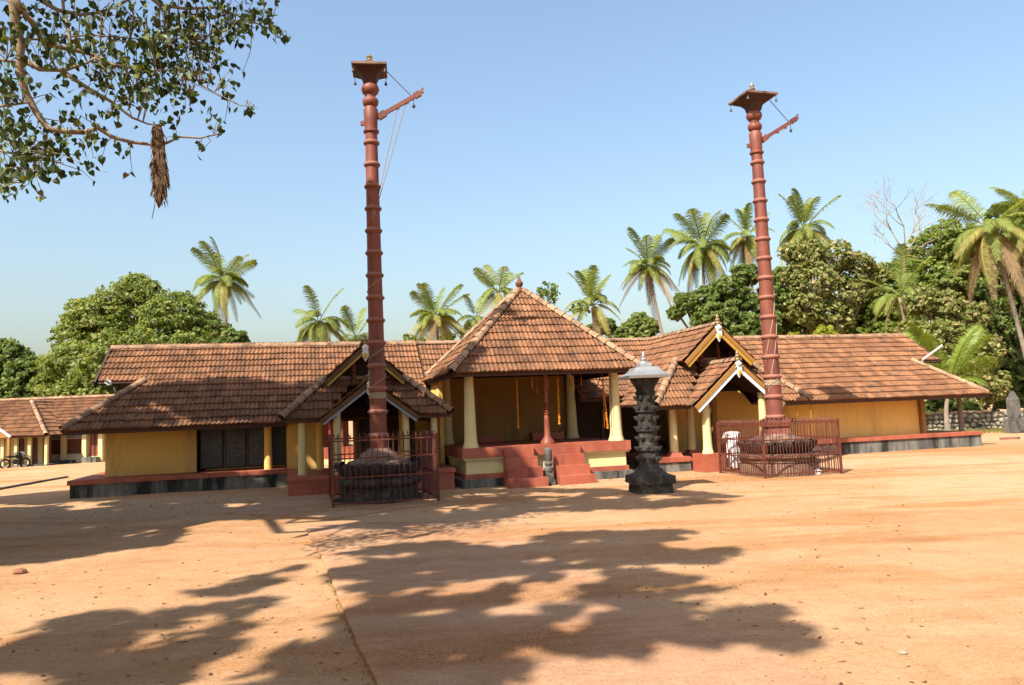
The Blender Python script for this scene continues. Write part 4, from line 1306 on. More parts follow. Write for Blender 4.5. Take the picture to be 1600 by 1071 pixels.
# ---------------------------------------------------------------- rubble boundary wall, monument, loose things
A = at(1440, 670, 47.5); B = at(1720, 670, 46.0)
A.z = B.z = 0
wx = (B - A).normalized()
L = (B - A).length
bw = thing('boundary_wall', 'whitewashed rubble boundary wall with red tile coping beyond the end of the ochre wing', 'wall', xy=(A.x, A.y))
ang = math.atan2(wx.y, wx.x)
bw.rotation_euler = (0, 0, ang)
ax, ay = A.x, A.y
MB().box(ax, ax + L, ay + .06, ay + .42, -.3, 1.12).build('wall_core', 'mortar', bw)
stones = []
for j in range(5):
    m = MB()
    n = random.choice((6, 7))
    rr = [random.uniform(.8, 1.1) for _ in range(n)]
    v0 = [(math.cos(2 * math.pi * i / n) * .5 * rr[i], 0, math.sin(2 * math.pi * i / n) * .5 * rr[i]) for i in range(n)]
    v1 = [(p[0] * .72, -.1, p[2] * .72) for p in v0]
    m.add(v0 + v1 + [(.03, -.13, .02)], [(i, (i + 1) % n, n + (i + 1) % n, n + i) for i in range(n)] + [(n + i, n + (i + 1) % n, 2 * n) for i in range(n)])
    stones.append(m.mesh('stone', 'rubble'))
cnt = 0
z = .12
while z < 1.1 and cnt < 296:
    s = .09
    while s < L and cnt < 296:
        ww = random.uniform(.2, .46)
        hh_ = random.uniform(.2, .34)
        link('stone', random.choice(stones), bw, mat4=Matrix.Translation((s + ww / 2, .07, z + random.uniform(-.05, .05))) @ Matrix.Rotation(random.uniform(-.6, .6), 4, 'Y') @ Matrix.Diagonal((ww, 1, hh_, 1)))
        s += ww * .96
        cnt += 1
    z += .25
for i in range(int(L / .45)):
    if random.random() < .12:
        continue
    link('coping_tile', RIDGE_ME, bw, mat4=Matrix.Translation((.2 + i * .45, .24, 1.1 + random.uniform(-.02, .03))) @ Matrix.Rotation(R(random.gauss(0, 6)), 4, 'Z') @ Matrix.Rotation(R(random.gauss(0, 5)), 4, 'Y') @ Matrix.Diagonal((1.2, 1.6, 1.1, 1)))
mo = on_ground(1587, 672)
mo = at(1587, 672, 43); mo.z = 0
m = MB().frustum(0, 0, -.2, .75, .45, .42, .35, .33).frustum(0, 0, .75, 1.85, .26, .23, .22, .2).frustum(0, 0, 1.85, 2.3, .23, .05, .2, .05)
single(m, 'stone_pillar', 'granite', 'grey pointed stone pillar on a broad block before the rubble wall', 'pillar', mo, rot=R(10))
# few broken bricks by the wall
bp = on_ground(1568, 687)
for i, (dx, dy, dz, rot, nm) in enumerate(((0, 0, 0, .2, 'reddish brick at the left end of the small row by the rubble wall'), (.3, .05, 0, -.1, 'reddish brick in the middle of the small row by the rubble wall'), (.62, -.02, 0, .5, 'reddish brick at the right end of the small row by the rubble wall'))):
    single(MB().box(-.14, .14, -.09, .09, 0, .12), 'brick', 'brick', nm, 'brick', bp + Vector((dx, dy, gz(bp.x, bp.y) - .01)), 'loose bricks by the rubble wall', rot=rot)
sp = on_ground(31, 894)
m = MB().ball((0, 0, .04), .085, 9, 6, (1.25, .9, .7))
m.v = [(a + random.uniform(-.012, .012), b + random.uniform(-.012, .012), c + random.uniform(-.01, .01)) for a, b, c in m.v]
single(m, 'stone', 'brick', 'lone reddish stone lying on the sand near the left edge', 'stone', sp + Vector((0, 0, gz(sp.x, sp.y) - .01)), smooth=30)
sp = on_ground(1412, 1027)
m = MB().ball((0, 0, .012), .03, 8, 5, (1.4, 1, .6))
single(m, 'stone', 'rubble', 'small pale stone lying alone on the bare sand nearest the camera', 'stone', sp + Vector((0, 0, gz(sp.x, sp.y))), smooth=30)

# gravel and dead leaves on the yard
def scatter(name, mat, n, shape, region, seed):
    r_ = random.Random(seed)
    V, F, Q = [], [], []
    base_v, base_f = shape
    k = 0
    while k < n:
        x, y, s = region(r_)
        a = r_.uniform(0, 6.28)
        tl = r_.gauss(0, .25)
        ca, sa = math.cos(a) * s, math.sin(a) * s
        o = len(V)
        z = gz(x, y)
        for p in base_v:
            V.append((x + p[0] * ca - p[1] * sa, y + p[0] * sa + p[1] * ca, z + p[2] * s + p[0] * tl * s))
        F += [tuple(i + o for i in f) for f in base_f]
        Q += [r_.random()] * len(base_f)
        k += 1
    me = bpy.data.meshes.new(name)
    me.from_pydata(V, [], F)
    me.attributes.new('rnd', 'FLOAT', 'FACE').data.foreach_set('value', Q)
    me.materials.append(M[mat])
    link(name, me, kind='stuff')
def near(r_):
    d = 5.2 * math.exp(r_.uniform(0, 1.75))
    return d * r_.uniform(-.7, .72), d, r_.uniform(.004, .011) * r_.choice((1, 1, 1, 1.7))
peb = ([(1, 0, 0), (0, .8, 0), (-.9, 0, 0), (0, -.8, 0), (.1, .1, .8)], [(0, 1, 4), (1, 2, 4), (2, 3, 4), (3, 0, 4)])
scatter('gravel', 'rubble', 2600, peb, near, 1)
scatter('red_gravel', 'brick', 3800, peb, lambda r_: (lambda p: (p[0], p[1], p[2] * .9))(near(r_)), 2)
lf = ([(1, 0, .25), (0, .55, .05), (-1, 0, .2), (0, -.55, .05)], [(0, 1, 2), (0, 2, 3)])
def lit(r_):
    if r_.random() < .4:
        d = 5.5 * math.exp(r_.uniform(0, 1.4))
        return d * r_.uniform(-.7, .5), d, r_.uniform(.02, .045)
    t_ = r_.random()
    p = W(-14 + 20 * t_, r_.gauss(-2.2, 2.2))
    return p.x, p.y, r_.uniform(.025, .05)
scatter('dead_leaves', 'litter', 1500, lf, lit, 3)
def soil(r_):
    t_ = r_.random()
    p = W(-16 + 24 * t_, -4.4 + 2.2 * noise.noise(Vector((t_ * 9, 1, 2))) + r_.gauss(0, .75))
    return p.x, p.y, r_.uniform(.006, .017)
scatter('red_soil_crumbs', 'brick', 6000, peb, soil, 6)
def strip(r_):
    p = A + (B - A) * r_.uniform(-.1, 1)
    return p.x, p.y - abs(r_.gauss(0, 1.5)) + .2, r_.uniform(.08, .2)
bl = ([(-.12, 0, 0), (.12, 0, 0), (.2, .1, 1)], [(0, 1, 2)])
scatter('grass', 'grass', 9000, bl, strip, 4)
def crack(r_):
    y = r_.uniform(6.0, 11.0)
    return edge_at(y) - abs(r_.gauss(0, .045)) + .03, y, r_.uniform(.015, .05)
scatter('weeds', 'darkleaf', 420, bl, crack, 5)
# ---------------------------------------------------------------- vegetation
def leaves_mesh(name, mat, C, size, up=0.0, out=None, seed=0, fold=False):
    """many small leaf faces at centres C (n,3); size array (n)"""
    r = np.random.default_rng(seed)
    n = len(C)
    nrm = r.normal(size=(n, 3))
    nrm[:, 2] += up
    if out is not None:
        nrm += out
    nrm /= np.linalg.norm(nrm, axis=1)[:, None]
    t = r.normal(size=(n, 3))
    t -= nrm * (t * nrm).sum(1)[:, None]
    t /= np.linalg.norm(t, axis=1)[:, None]
    b = np.cross(nrm, t)
    s = np.asarray(size)[:, None]
    bend = nrm * s * 0.18
    V = np.stack([C - t * s, C - b * s * .62 + bend, C + t * s * 1.05, C + b * s * .62 + bend], 1).reshape(-1, 3)
    F = np.arange(4 * n).reshape(-1, 4)
    if fold:
        F = np.stack([F[:, [0, 1, 2]], F[:, [0, 2, 3]]], 1).reshape(-1, 3)
    me = bpy.data.meshes.new(name)
    k = F.shape[1]
    me.vertices.add(len(V)); me.vertices.foreach_set('co', V.ravel())
    me.loops.add(F.size); me.loops.foreach_set('vertex_index', F.ravel())
    me.polygons.add(len(F)); me.polygons.foreach_set('loop_start', np.arange(0, F.size, k))
    me.update(calc_edges=True)
    q = r.random(n)
    me.attributes.new('rnd', 'FLOAT', 'FACE').data.foreach_set('value', np.repeat(q, len(F) // n))
    me.materials.append(M[mat])
    return me

def tree(name, label, x, y, blobs, n, leaf, mat, trunk_r=.25, bark='bark', cat='tree', group=None, seed=1, sparse=1.0, limbs=True, clump=.21):
    """blobs: (dx, dy, z, r, squash) leaf masses; trunk and limbs run to them; leaves sit in clumps towards each mass's skin"""
    r = np.random.default_rng(seed)
    t = thing(name, label, cat, group, xy=(x, y))
    bl = [np.array(b, float) for b in blobs]
    zmin = min(b[2] for b in bl)
    fork = np.array([x, y, max(.8, zmin * .55)])
    tk = MB()
    if trunk_r:
        m = 6
        pts = [(x + trunk_r * .6 * math.sin(i * 1.3), y, -0.2 + (fork[2] + .2) * i / (m - 1)) for i in range(m)]
        tk.tube(pts, [trunk_r * (1.25 - .5 * i / (m - 1)) for i in range(m)], 9)
        pts_end = pts[-1]
        if limbs:
            for b in bl:
                e = np.array([x + b[0], y + b[1], b[2] + b[3] * .3])
                mid = (np.array(pts_end) + e) / 2 + r.normal(size=3) * .2 * b[3] + np.array([0, 0, -.15 * b[3]])
                tk.tube([pts_end, mid, e], [trunk_r * .6, trunk_r * .38, trunk_r * .12], 6)
                for _ in range(3):
                    d = r.normal(size=3); d /= np.linalg.norm(d)
                    tk.tube([mid, mid * .4 + (e + d * b[3] * .6) * .6, e + d * b[3] * .85], [trunk_r * .25, trunk_r * .16, .02], 5)
        tk.build('trunk', bark, t, smooth=True)
    tot = sum(b[3] ** 2 for b in bl)
    Cs, Os = [], []
    for b in bl:
        k = int(n * b[3] ** 2 / tot)
        nc = max(12, int(46 * sparse * (1 + b[3])))
        d = r.normal(size=(nc, 3)); d /= np.linalg.norm(d, axis=1)[:, None]
        rad = b[3] * (0.62 + .45 * r.random(nc) ** .7)
        cc = d * rad[:, None]
        cs = b[3] * clump * (.6 + .7 * r.random(nc))
        w_ = cs ** 2 / (cs ** 2).sum()
        idx = r.choice(nc, size=k, p=w_)
        off = r.normal(size=(k, 3)); off /= np.linalg.norm(off, axis=1)[:, None]
        off *= (cs[idx] * (.35 + .65 * r.random(k)))[:, None]
        off[:, 2] *= .75
        P = cc[idx] + off
        P[:, 2] *= b[4] if len(b) > 4 else .8
        Os.append(P / b[3] * .9 + off / cs[idx][:, None] * .9)
        Cs.append(P + np.array([x + b[0], y + b[1], b[2]]))
    C = np.concatenate(Cs); O = np.concatenate(Os)
    keep = C[:, 2] > .15
    C, O = C[keep], O[keep]
    C -= np.array(ORG[t.name])
    me = leaves_mesh('crown', mat, C, leaf * (.6 + .8 * r.random(len(C))), .5, O, seed)
    link('crown', me, t)
    return t

def blobs_px(x0, y0, spec):
    """leaf masses from (px, py, radius_px, depth offset) seen at the tree's distance"""
    out = []
    for px, py, rp, dy in spec:
        p = at(px, py, y0 + dy)
        out.append((p.x - x0, dy, p.z, rp * (y0 + dy) / FPX))
    return out

def px_tree(name, label, px, Y, spec, n, leaf, mat, **kw):
    x = at(px, 600, Y).x
    return tree(name, label, x, Y, blobs_px(x, Y, spec), n, leaf, mat, **kw)

px_tree('leafy_tree', 'large rounded sunlit green tree rising behind the far end of the dark plinth wing', 235, 72,
        [(210, 480, 52, 0), (165, 505, 52, -1), (270, 500, 52, -2), (300, 530, 55, -1), (130, 530, 42, 0), (120, 580, 55, -3), (200, 570, 70, -5), (280, 580, 70, -4), (340, 545, 42, 1), (160, 620, 60, -5), (95, 600, 35, -2), (235, 640, 60, -4), (110, 640, 38, -3), (215, 455, 32, 1), (135, 490, 30, 2)],
        78000, 0.166, 'treeleaf', trunk_r=.6, seed=11)
px_tree('dark_tree', 'deep green tree in shadow at the very left edge above the outbuilding roofs', 20, 76,
        [(10, 560, 35, 0), (45, 585, 34, -1), (0, 600, 40, 0), (30, 620, 40, -2), (60, 610, 26, 1), (-30, 570, 40, 0), (70, 640, 30, 0), (10, 645, 40, 0)],
        28600, 0.177, 'darkleaf', trunk_r=.4, seed=12)
px_tree('dark_tree', 'small dark bush-like tree peeping over the tiled ridge just right of the big rounded tree', 365, 66,
        [(365, 530, 20, 0), (352, 545, 22, 0), (378, 545, 14, 0)], 2600*3, .3*.55, 'darkleaf', trunk_r=.2, seed=13)
px_tree('leafy_tree', 'small round sunlit tree far behind, between the palms beside the ochre gable', 995, 90,
        [(988, 515, 18, 0), (1010, 512, 18, 0), (998, 500, 14, 0), (1000, 530, 24, 0), (975, 530, 14, 0)], 3600*3, .38*.55, 'treeleaf', trunk_r=.3, seed=14)
px_tree('dark_tree', 'glossy dark green tree directly behind the sunlit porch gable', 1130, 62,
        [(1100, 470, 26, 0), (1140, 455, 28, 0), (1165, 430, 22, 1), (1075, 475, 18, -1), (1120, 500, 36, -2), (1165, 480, 34, 0), (1055, 490, 14, 0), (1185, 510, 34, -1), (1150, 520, 32, -2), (1065, 468, 12, 0), (1205, 470, 26, 2)],
        39000, 0.156, 'darkleaf', trunk_r=.35, seed=15)
px_tree('dry_tree', 'tall sparse tree with brownish half dry leaves right of the sunlit flagpole', 1285, 64,
        [(1260, 400, 30, 0), (1300, 400, 32, 0), (1330, 430, 30, 1), (1270, 440, 36, -1), (1240, 430, 22, 0), (1310, 460, 36, 0), (1255, 480, 32, -1), (1345, 410, 20, 0), (1290, 500, 40, 0), (1365, 430, 22, 1), (1235, 395, 18, 0)],
        14000, 0.17, 'dryleaf', trunk_r=.3, bark='palebark', seed=16, sparse=2.4, clump=.13)
px_tree('feathery_tree', 'light feathery green tree behind the bare branches at the right', 1450, 76,
        [(1455, 390, 36, 0), (1440, 430, 40, 0), (1490, 400, 36, 0), (1480, 360, 22, 0), (1520, 410, 34, 0), (1420, 470, 36, 0), (1470, 460, 44, -1), (1530, 460, 40, 0), (1400, 500, 36, 0), (1395, 450, 30, 1), (1380, 430, 22, 2), (1420, 420, 26, 1)],
        52000, 0.135, 'brightleaf', trunk_r=.35, seed=17)
px_tree('teak_tree', 'shrubby large leaved tree with dry branches behind the hipped end of the ochre wing', 1465, 58,
        [(1440, 470, 26, 0), (1475, 480, 30, 0), (1510, 500, 34, 0), (1425, 520, 26, 0), (1470, 530, 36, -1), (1520, 550, 40, -1), (1490, 590, 42, -2), (1450, 570, 30, 0), (1540, 600, 34, -1), (1500, 630, 30, -2)],
        17000, 0.17, 'dryleaf', trunk_r=.25, bark='palebark', seed=18, sparse=2.2, clump=.15)
px_tree('dark_tree', 'massive dark shadowed tree filling the right edge behind the rubble wall', 1575, 64,
        [(1580, 340, 34, 0), (1610, 380, 40, 0), (1560, 440, 40, 1), (1600, 470, 46, 0), (1560, 520, 46, 1), (1610, 560, 50, 0), (1570, 590, 44, 0), (1540, 560, 40, 2), (1600, 630, 40, 0), (1545, 630, 34, 0), (1640, 420, 50, 0), (1530, 500, 34, 3), (1640, 600, 50, 0)],
        52000, 0.166, 'darkleaf', trunk_r=.5, seed=19)
px_tree('leafy_tree', 'dense mid green tree filling the gap low behind the sunlit flagpole and roof ridge', 1330, 70,
        [(1240, 510, 34, 0), (1290, 520, 36, 0), (1340, 500, 38, 0), (1380, 520, 36, 0), (1350, 460, 30, 1), (1385, 470, 28, 1), (1230, 470, 26, 2), (1315, 545, 40, 0), (1400, 555, 40, 0), (1430, 590, 40, -1)],
        39000, 0.166, 'darkleaf', trunk_r=.35, seed=20)
px_tree('leafy_tree', 'broad sunlit green tree low behind the ochre roof ridge, under the bare branches', 1395, 66,
        [(1370, 480, 30, 0), (1400, 500, 32, 0), (1430, 520, 30, 0), (1360, 520, 34, 0), (1390, 545, 36, -1), (1330, 530, 28, -1)],
        34000, .15, 'brightleaf', trunk_r=.3, seed=31)
px_tree('leafy_tree', 'sunlit olive green tree between the sunlit flagpole and the dry leaved tree', 1225, 66,
        [(1222, 440, 24, 0), (1215, 480, 28, 0), (1240, 500, 30, 0), (1210, 520, 28, 0), (1255, 530, 28, 0)],
        22000, .15, 'treeleaf', trunk_r=.28, seed=32)
px_tree('leafy_tree', 'tall sunlit green tree behind the leaning palm at the right edge', 1520, 70,
        [(1505, 380, 34, 0), (1540, 400, 36, 0), (1520, 440, 36, 0), (1490, 440, 30, -1), (1560, 470, 36, 0)],
        30000, .16, 'treeleaf', trunk_r=.35, seed=33)
px_tree('lime_shrub', 'bright lime yellow shrub just above the roof ridge right of the sunlit flagpole', 1290, 50,
        [(1288, 520, 14, 0), (1300, 530, 12, 0), (1276, 532, 12, 0), (1240, 528, 10, 0)], 1800*3, .2*.55, 'limeleaf', trunk_r=.1, cat='shrub', seed=21)
px_tree('leafy_shrub', 'low green shrub at the foot of the rubble wall beyond the wing end', 1450, 50,
        [(1448, 640, 14, 0), (1470, 625, 16, 0), (1495, 635, 14, 0), (1515, 640, 12, 0)], 2200*3, .2*.55, 'darkleaf', trunk_r=.06, cat='shrub', seed=22)
px_tree('dark_tree', 'low dark foliage tree between the palms above the ridge right of the pavilion', 950, 84,
        [(945, 510, 16, 0), (925, 520, 16, 0), (965, 525, 16, 0), (900, 525, 14, 0), (880, 500, 10, 0)], 2600*3, .34*.55, 'darkleaf', trunk_r=.2, seed=23, sparse=.6)
px_tree('leafy_tree', 'pale green tree low beside the pavilion roof, left of its slope', 690, 88,
        [(700, 530, 14, 0), (735, 520, 16, 0), (665, 535, 12, 0), (640, 530, 10, 0), (760, 510, 12, 0)], 1900*3, .34*.55, 'treeleaf', trunk_r=.2, seed=24, sparse=.6)
# slender twiggy tree behind the pavilion's peak
def branching(mb, p, d, L, rad, depth, r, spread=.5, tips=None, n=5):
    q_ = p + d * L
    mid = (p + q_) / 2 + np.array([r.normal(), r.normal(), r.normal()]) * L * .06
    mb.tube([p, mid, q_], [rad, rad * .8, rad * .62], n)
    if tips is not None and depth <= 1:
        tips.append(q_); tips.append(mid)
    if depth == 0:
        return
    for _ in range(r.integers(2, 4)):
        nd = d + r.normal(size=3) * spread
        nd[2] += .1
        nd /= np.linalg.norm(nd)
        branching(mb, q_, nd, L * r.uniform(.6, .82), rad * .58, depth - 1, r, spread, tips, max(3, n - 1))

r_ = np.random.default_rng(5)
x = at(850, 560, 46).x
t = thing('twiggy_tree', 'slender leafy twigs of a young tree showing beside the pavilion peak', 'tree', xy=(x, 46))
mb, tips = MB(), []
p = np.array(at(862, 500, 46)); mb.tube([(x, 46, 0), (x + .3, 46, 3), p], [.12, .09, .06], 6)
for g_ in ((-.5, .1, .8), (.2, 0, .8), (-.1, .1, 1), (.6, 0, .3)):
    d = np.array(g_); d /= np.linalg.norm(d)
    branching(mb, p, d, .95, .035, 2, r_, .45, tips, 4)
mb.build('trunk', 'bark', t)
C = np.concatenate([np.array(tips) + r_.normal(size=(len(tips), 3)) * .12 for _ in range(5)])
link('crown', leaves_mesh('crown', 'darkleaf', C - np.array(ORG[t.name]), .1 + .08 * r_.random(len(C)), .3, None, 6), t)

# bare tree
r_ = np.random.default_rng(21)
x = at(1425, 600, 72).x
t = thing('bare_tree', 'leafless pale tree spreading its bare branches against the sky at the right', 'tree', xy=(x, 72))
mb = MB()
p0 = np.array(at(1412, 400, 72))
mb.tube([(x, 72, -.2), (x + .2, 72, 6), np.array(at(1415, 470, 72)), p0], [.35, .28, .2, .15], 8)
for (px, py) in ((1385, 352), (1412, 340), (1445, 350), (1432, 345), (1390, 385), (1440, 385), (1425, 400)):
    e = np.array(at(px, py, 72 + r_.uniform(-1.5, 1.5)))
    d = e - p0
    L = np.linalg.norm(d)
    branching(mb, p0 + r_.normal(size=3) * .05, d / L, min(L, 2.7), .08, 4, r_, .42, None, 5)
mb.build('trunk', 'palebark', t)

# ---------------------------------------------------------------- coconut palms
def frond_mesh(name, mat, L, rise, drop, n=46, ll=1.0, hang=.5, seed=0):
    r = random.Random(seed)
    mb = MB()
    def pt(s):
        a = s * L
        return Vector((a * (1 - .12 * s * s * drop), 0, rise * a - drop * a * a / L * 1.0))
    pts = [pt(i / 10) for i in range(11)]
    mb.tube(pts, [.045 * (1 - .85 * i / 10) + .006 for i in range(11)], 4)
    for i in range(n):
        s = .16 + .84 * (i + .5) / n
        p = pt(s)
        tng = (pt(min(1, s + .02)) - pt(s - .02)).normalized()
        l = ll * (math.sin(math.pi * min(1, (s * .86 + .12))) ** .6) * r.uniform(.85, 1.1) + .1
        for sg in (-1, 1):
            side = Vector((0, sg, 0))
            d1_ = (side * .8 + tng * .55 + Vector((0, 0, .12 - hang * .5 + r.uniform(-.1, .1)))).normalized()
            d2_ = (d1_ + Vector((0, 0, -hang * 1.3 - r.uniform(0, .3)))).normalized()
            wv = tng * .036
            a, b = p, p + d1_ * l * .5
            c = b + d2_ * l * .5
            mb.add([a - wv, a + wv, b + wv, b - wv, c], [(0, 1, 2, 3), (3, 2, 4)], r.random())
    # the rachis has no tint entries of its own: pad so both lists agree
    mb.r = [0.3] * (len(mb.f) - len(mb.r)) + mb.r
    return mb.mesh(name, mat)
FR = {
    # rise and drop set how the rib arches
    'up': [frond_mesh('frond', 'frond', 3.1, 1.9, .75, hang=.3, seed=i) for i in range(3)],
    'mid': [frond_mesh('frond', 'frond', 3.5, .85, 1.0, hang=.6, seed=10 + i) for i in range(3)],
    'low': [frond_mesh('frond', 'frond', 3.3, .2, 1.05, hang=.85, seed=20 + i) for i in range(2)] + [frond_mesh('frond', 'frondyellow', 3.3, .2, 1.1, hang=.85, seed=25)],
    'hang': [frond_mesh('frond', 'frondyellow', 3.6, -.3, 1.0, hang=.8, seed=30), frond_mesh('frond', 'fronddry', 3.2, -.7, 1.1, hang=.7, seed=31)],
    'lime': [frond_mesh('frond', 'frondlime', 3.3, 2.2, .9, hang=.3, seed=40 + i) for i in range(3)], 'limelow': [frond_mesh('frond', 'frondlime', 3.4, .9, .9, hang=.5, seed=50)],
}
NUT = MB().ball((0, 0, 0), .14, 8, 6, (.85, .85, 1.1)).mesh('coconut', 'coconut', smooth=True)
def palm(label, px, py, Y, base_px, sc=1.0, seed=1, counts=(8, 11, 11, 6), nuts=5, kinds=('up', 'mid', 'low', 'hang'), name='coconut_palm'):
    r = random.Random(seed)
    c = at(px, py, Y)
    b = at(base_px[0], base_px[1], Y)
    # the trunk's line, carried down to the ground
    k = (c.z - 0) / max(c.z - b.z, .5)
    gx_ = c.x + (b.x - c.x) * k
    t = thing(name, label, 'palm tree', 'coconut palms behind the temple', xy=(gx_, Y))
    m = 14
    pts, rad = [], []
    for i in range(m):
        s = i / (m - 1)
        bow = math.sin(s * math.pi) * .25 * r.uniform(.9, 1.1)
        pts.append((gx_ + (c.x - gx_) * (s ** 1.15) + bow * (1 if c.x < gx_ else -1) * .5, Y, c.z * s - .15))
        rad.append((.2 - .07 * s + (.12 * (1 - s) ** 6)) * sc)
    MB().tube(pts, rad, 9).build('trunk', 'palmbark', t, smooth=True)
    org = ORG[t.name]
    wind = r.uniform(-6, 8)
    for kind, n in zip(kinds, counts):
        a0 = r.uniform(0, 6.28)
        for i in range(n):
            az = a0 + 2 * math.pi * i / n + r.uniform(-.3, .3)
            s = sc * r.uniform(.85, 1.12)
            mt = Matrix.Translation(c - org) @ Matrix.Rotation(az, 4, 'Z') @ Matrix.Rotation(R(r.gauss(wind, 10)), 4, 'Y') @ Matrix.Rotation(R(r.gauss(0, 18)), 4, 'X') @ Matrix.Diagonal((s, s, s, 1))
            link('frond', r.choice(FR[kind]), t, mat4=mt)
    for i in range(nuts):
        a = r.uniform(0, 6.28)
        link('coconut', NUT, t, mat4=Matrix.Translation(c - org + Vector((.28 * math.cos(a), .28 * math.sin(a), -.35 - r.uniform(0, .25)))))
    return t
palm('coconut palm standing above the right shoulder of the big rounded tree', 347, 440, 76, (352, 520), .9, 1)
palm('yellowing coconut palm with drooping fronds, left of the nearer flagpole', 498, 505, 70, (500, 560), .84, 2, (3, 7, 11, 9))
palm('low coconut palm half hidden just left of the nearer flagpole shaft', 556, 530, 74, (556, 580), .7, 3, (5, 6, 5, 2), 0)
palm('full coconut palm between the nearer flagpole and the pavilion roof', 682, 497, 68, (684, 560), .76, 4)
palm('coconut palm rising directly behind the left slope of the pavilion peak', 779, 458, 72, (776, 560), .7, 5, (8, 6, 4, 2), 3)
palm('small palm with arching pale fronds low against the left pavilion slope', 742, 500, 70, (744, 560), .62, 6, (2, 6, 6, 1), 0)
palm('thick trunked palm right of the pavilion peak', 925, 478, 62, (931, 560), .72, 7, (8, 6, 5, 3), 3)
palm('leaning coconut palm farthest left of the group over the ochre gable', 1012, 418, 74, (1032, 525), .84, 8)
palm('tallest full crowned coconut palm above the sunlit porch', 1098, 388, 72, (1104, 520), .96, 9)
palm('slim coconut palm with grey trunk touching the left side of the sunlit flagpole', 1168, 372, 74, (1178, 500), .78, 10, (5, 5, 9, 10))
palm('lofty coconut palm with a brown skirt right of the sunlit flagpole', 1256, 360, 72, (1262, 520), .92, 11, (8, 7, 8, 10))
palm('short coconut palm under the bare branches above the ochre roof', 1405, 462, 60, (1418, 540), .78, 12, (4, 5, 5, 2), 2)
palm('big coconut palm with a long leaning pale trunk near the right edge', 1548, 358, 56, (1598, 555), .95, 13, (5, 7, 10, 9), 4)
palm('coconut palm whose fronds only just enter at the right edge', 1625, 345, 60, (1640, 560), .95, 14)
palm('young bright palm spreading fronds from near the ground past the wing end', 1482, 606, 46, (1482, 660), .78, 15, (7, 6, 3), 0, ('lime', 'lime', 'limelow'), 'young_palm')

# ---------------------------------------------------------------- peepal tree overhead
TX_, TY_ = -12.5, 5.0
pt = thing('peepal_tree', 'spreading broad leaved tree whose branches hang in at the top left and shade the yard', 'tree', xy=(TX_, TY_))
porg = np.array(ORG[pt.name])
# limbs seen at the upper left (photo places with their own distances)
LIMBS = [
    ([(-10, -60, 9.6), (20, 0, 9.6), (25, 40, 9.7), (33, 70, 9.8), (30, 105, 9.8), (40, 145, 9.9), (56, 175, 10), (75, 202, 10), (103, 206, 10.1), (135, 207, 10.2), (153, 200, 10.3), (175, 214, 10.4), (203, 222, 10.5), (235, 226, 10.6), (260, 224, 10.6), (281, 214, 10.7), (312, 216, 10.8), (345, 209, 10.9)], .062, .01),
    ([(33, 91, 9.8), (62, 108, 9.9), (100, 110, 10), (137, 98, 10.1), (165, 80, 10.2)], .045, .008),
    ([(98, 112, 10.0), (137, 138, 10.2), (175, 160, 10.4), (206, 184, 10.5), (231, 194, 10.6), (258, 197, 10.7)], .03, .008),
    ([(18, -20, 9.6), (28, 8, 9.6), (50, 35, 9.8), (69, 69, 10), (103, 76, 10.2), (140, 84, 10.4), (175, 101, 10.5), (231, 111, 10.6), (262, 110, 10.7), (300, 126, 10.9)], .05, .008),
    ([(50, -30, 10.6), (66, 2, 10.6), (90, 16, 10.7), (125, 23, 10.8), (156, 20, 10.9), (188, 7, 11), (220, -10, 11.1)], .04, .012),
    ([(200, -30, 11), (250, 8, 11.1), (290, 14, 11.2), (340, 12, 11.3), (380, 28, 11.4), (420, 45, 11.5), (448, 58, 11.6)], .03, .006),
    ([(110, 78, 10.2), (108, 50, 10.3), (100, 20, 10.4), (96, -20, 10.5)], .025, .02),
    ([(-30, 90, 9.7), (10, 95, 9.7), (30, 98, 9.8)], .025, .012),
    ([(-30, 168, 9.7), (5, 166, 9.8), (48, 160, 9.9)], .022, .012),
    ([(312, 132, 10.8), (345, 150, 10.9), (375, 165, 11), (402, 168, 11.1)], .012, .004),
    ([(-40, 40, 10.2), (0, 60, 10.3), (60, 62, 10.4), (140, 55, 10.5), (230, 62, 10.8), (320, 60, 11.0)], .022, .005),
    ([(-30, 230, 9.9), (20, 240, 10), (60, 250, 10.1), (100, 255, 10.2)], .02, .005),
    ([(75, 202, 10), (70, 235, 10), (55, 270, 10.05), (30, 292, 10.1)], .014, .004),
]
lm = MB()
ctrl = []
for pts, r0, r1 in LIMBS:
    P = [np.array(at(*p)) for p in pts]
    k = len(P)
    lm.tube(P, [r0 + (r1 - r0) * i / (k - 1) for i in range(k)], 7)
    for a, b in zip(P[:-1], P[1:]):
        for s in (0, .35, .7):
            ctrl.append(a + (b - a) * s)
ctrl = np.array(ctrl)
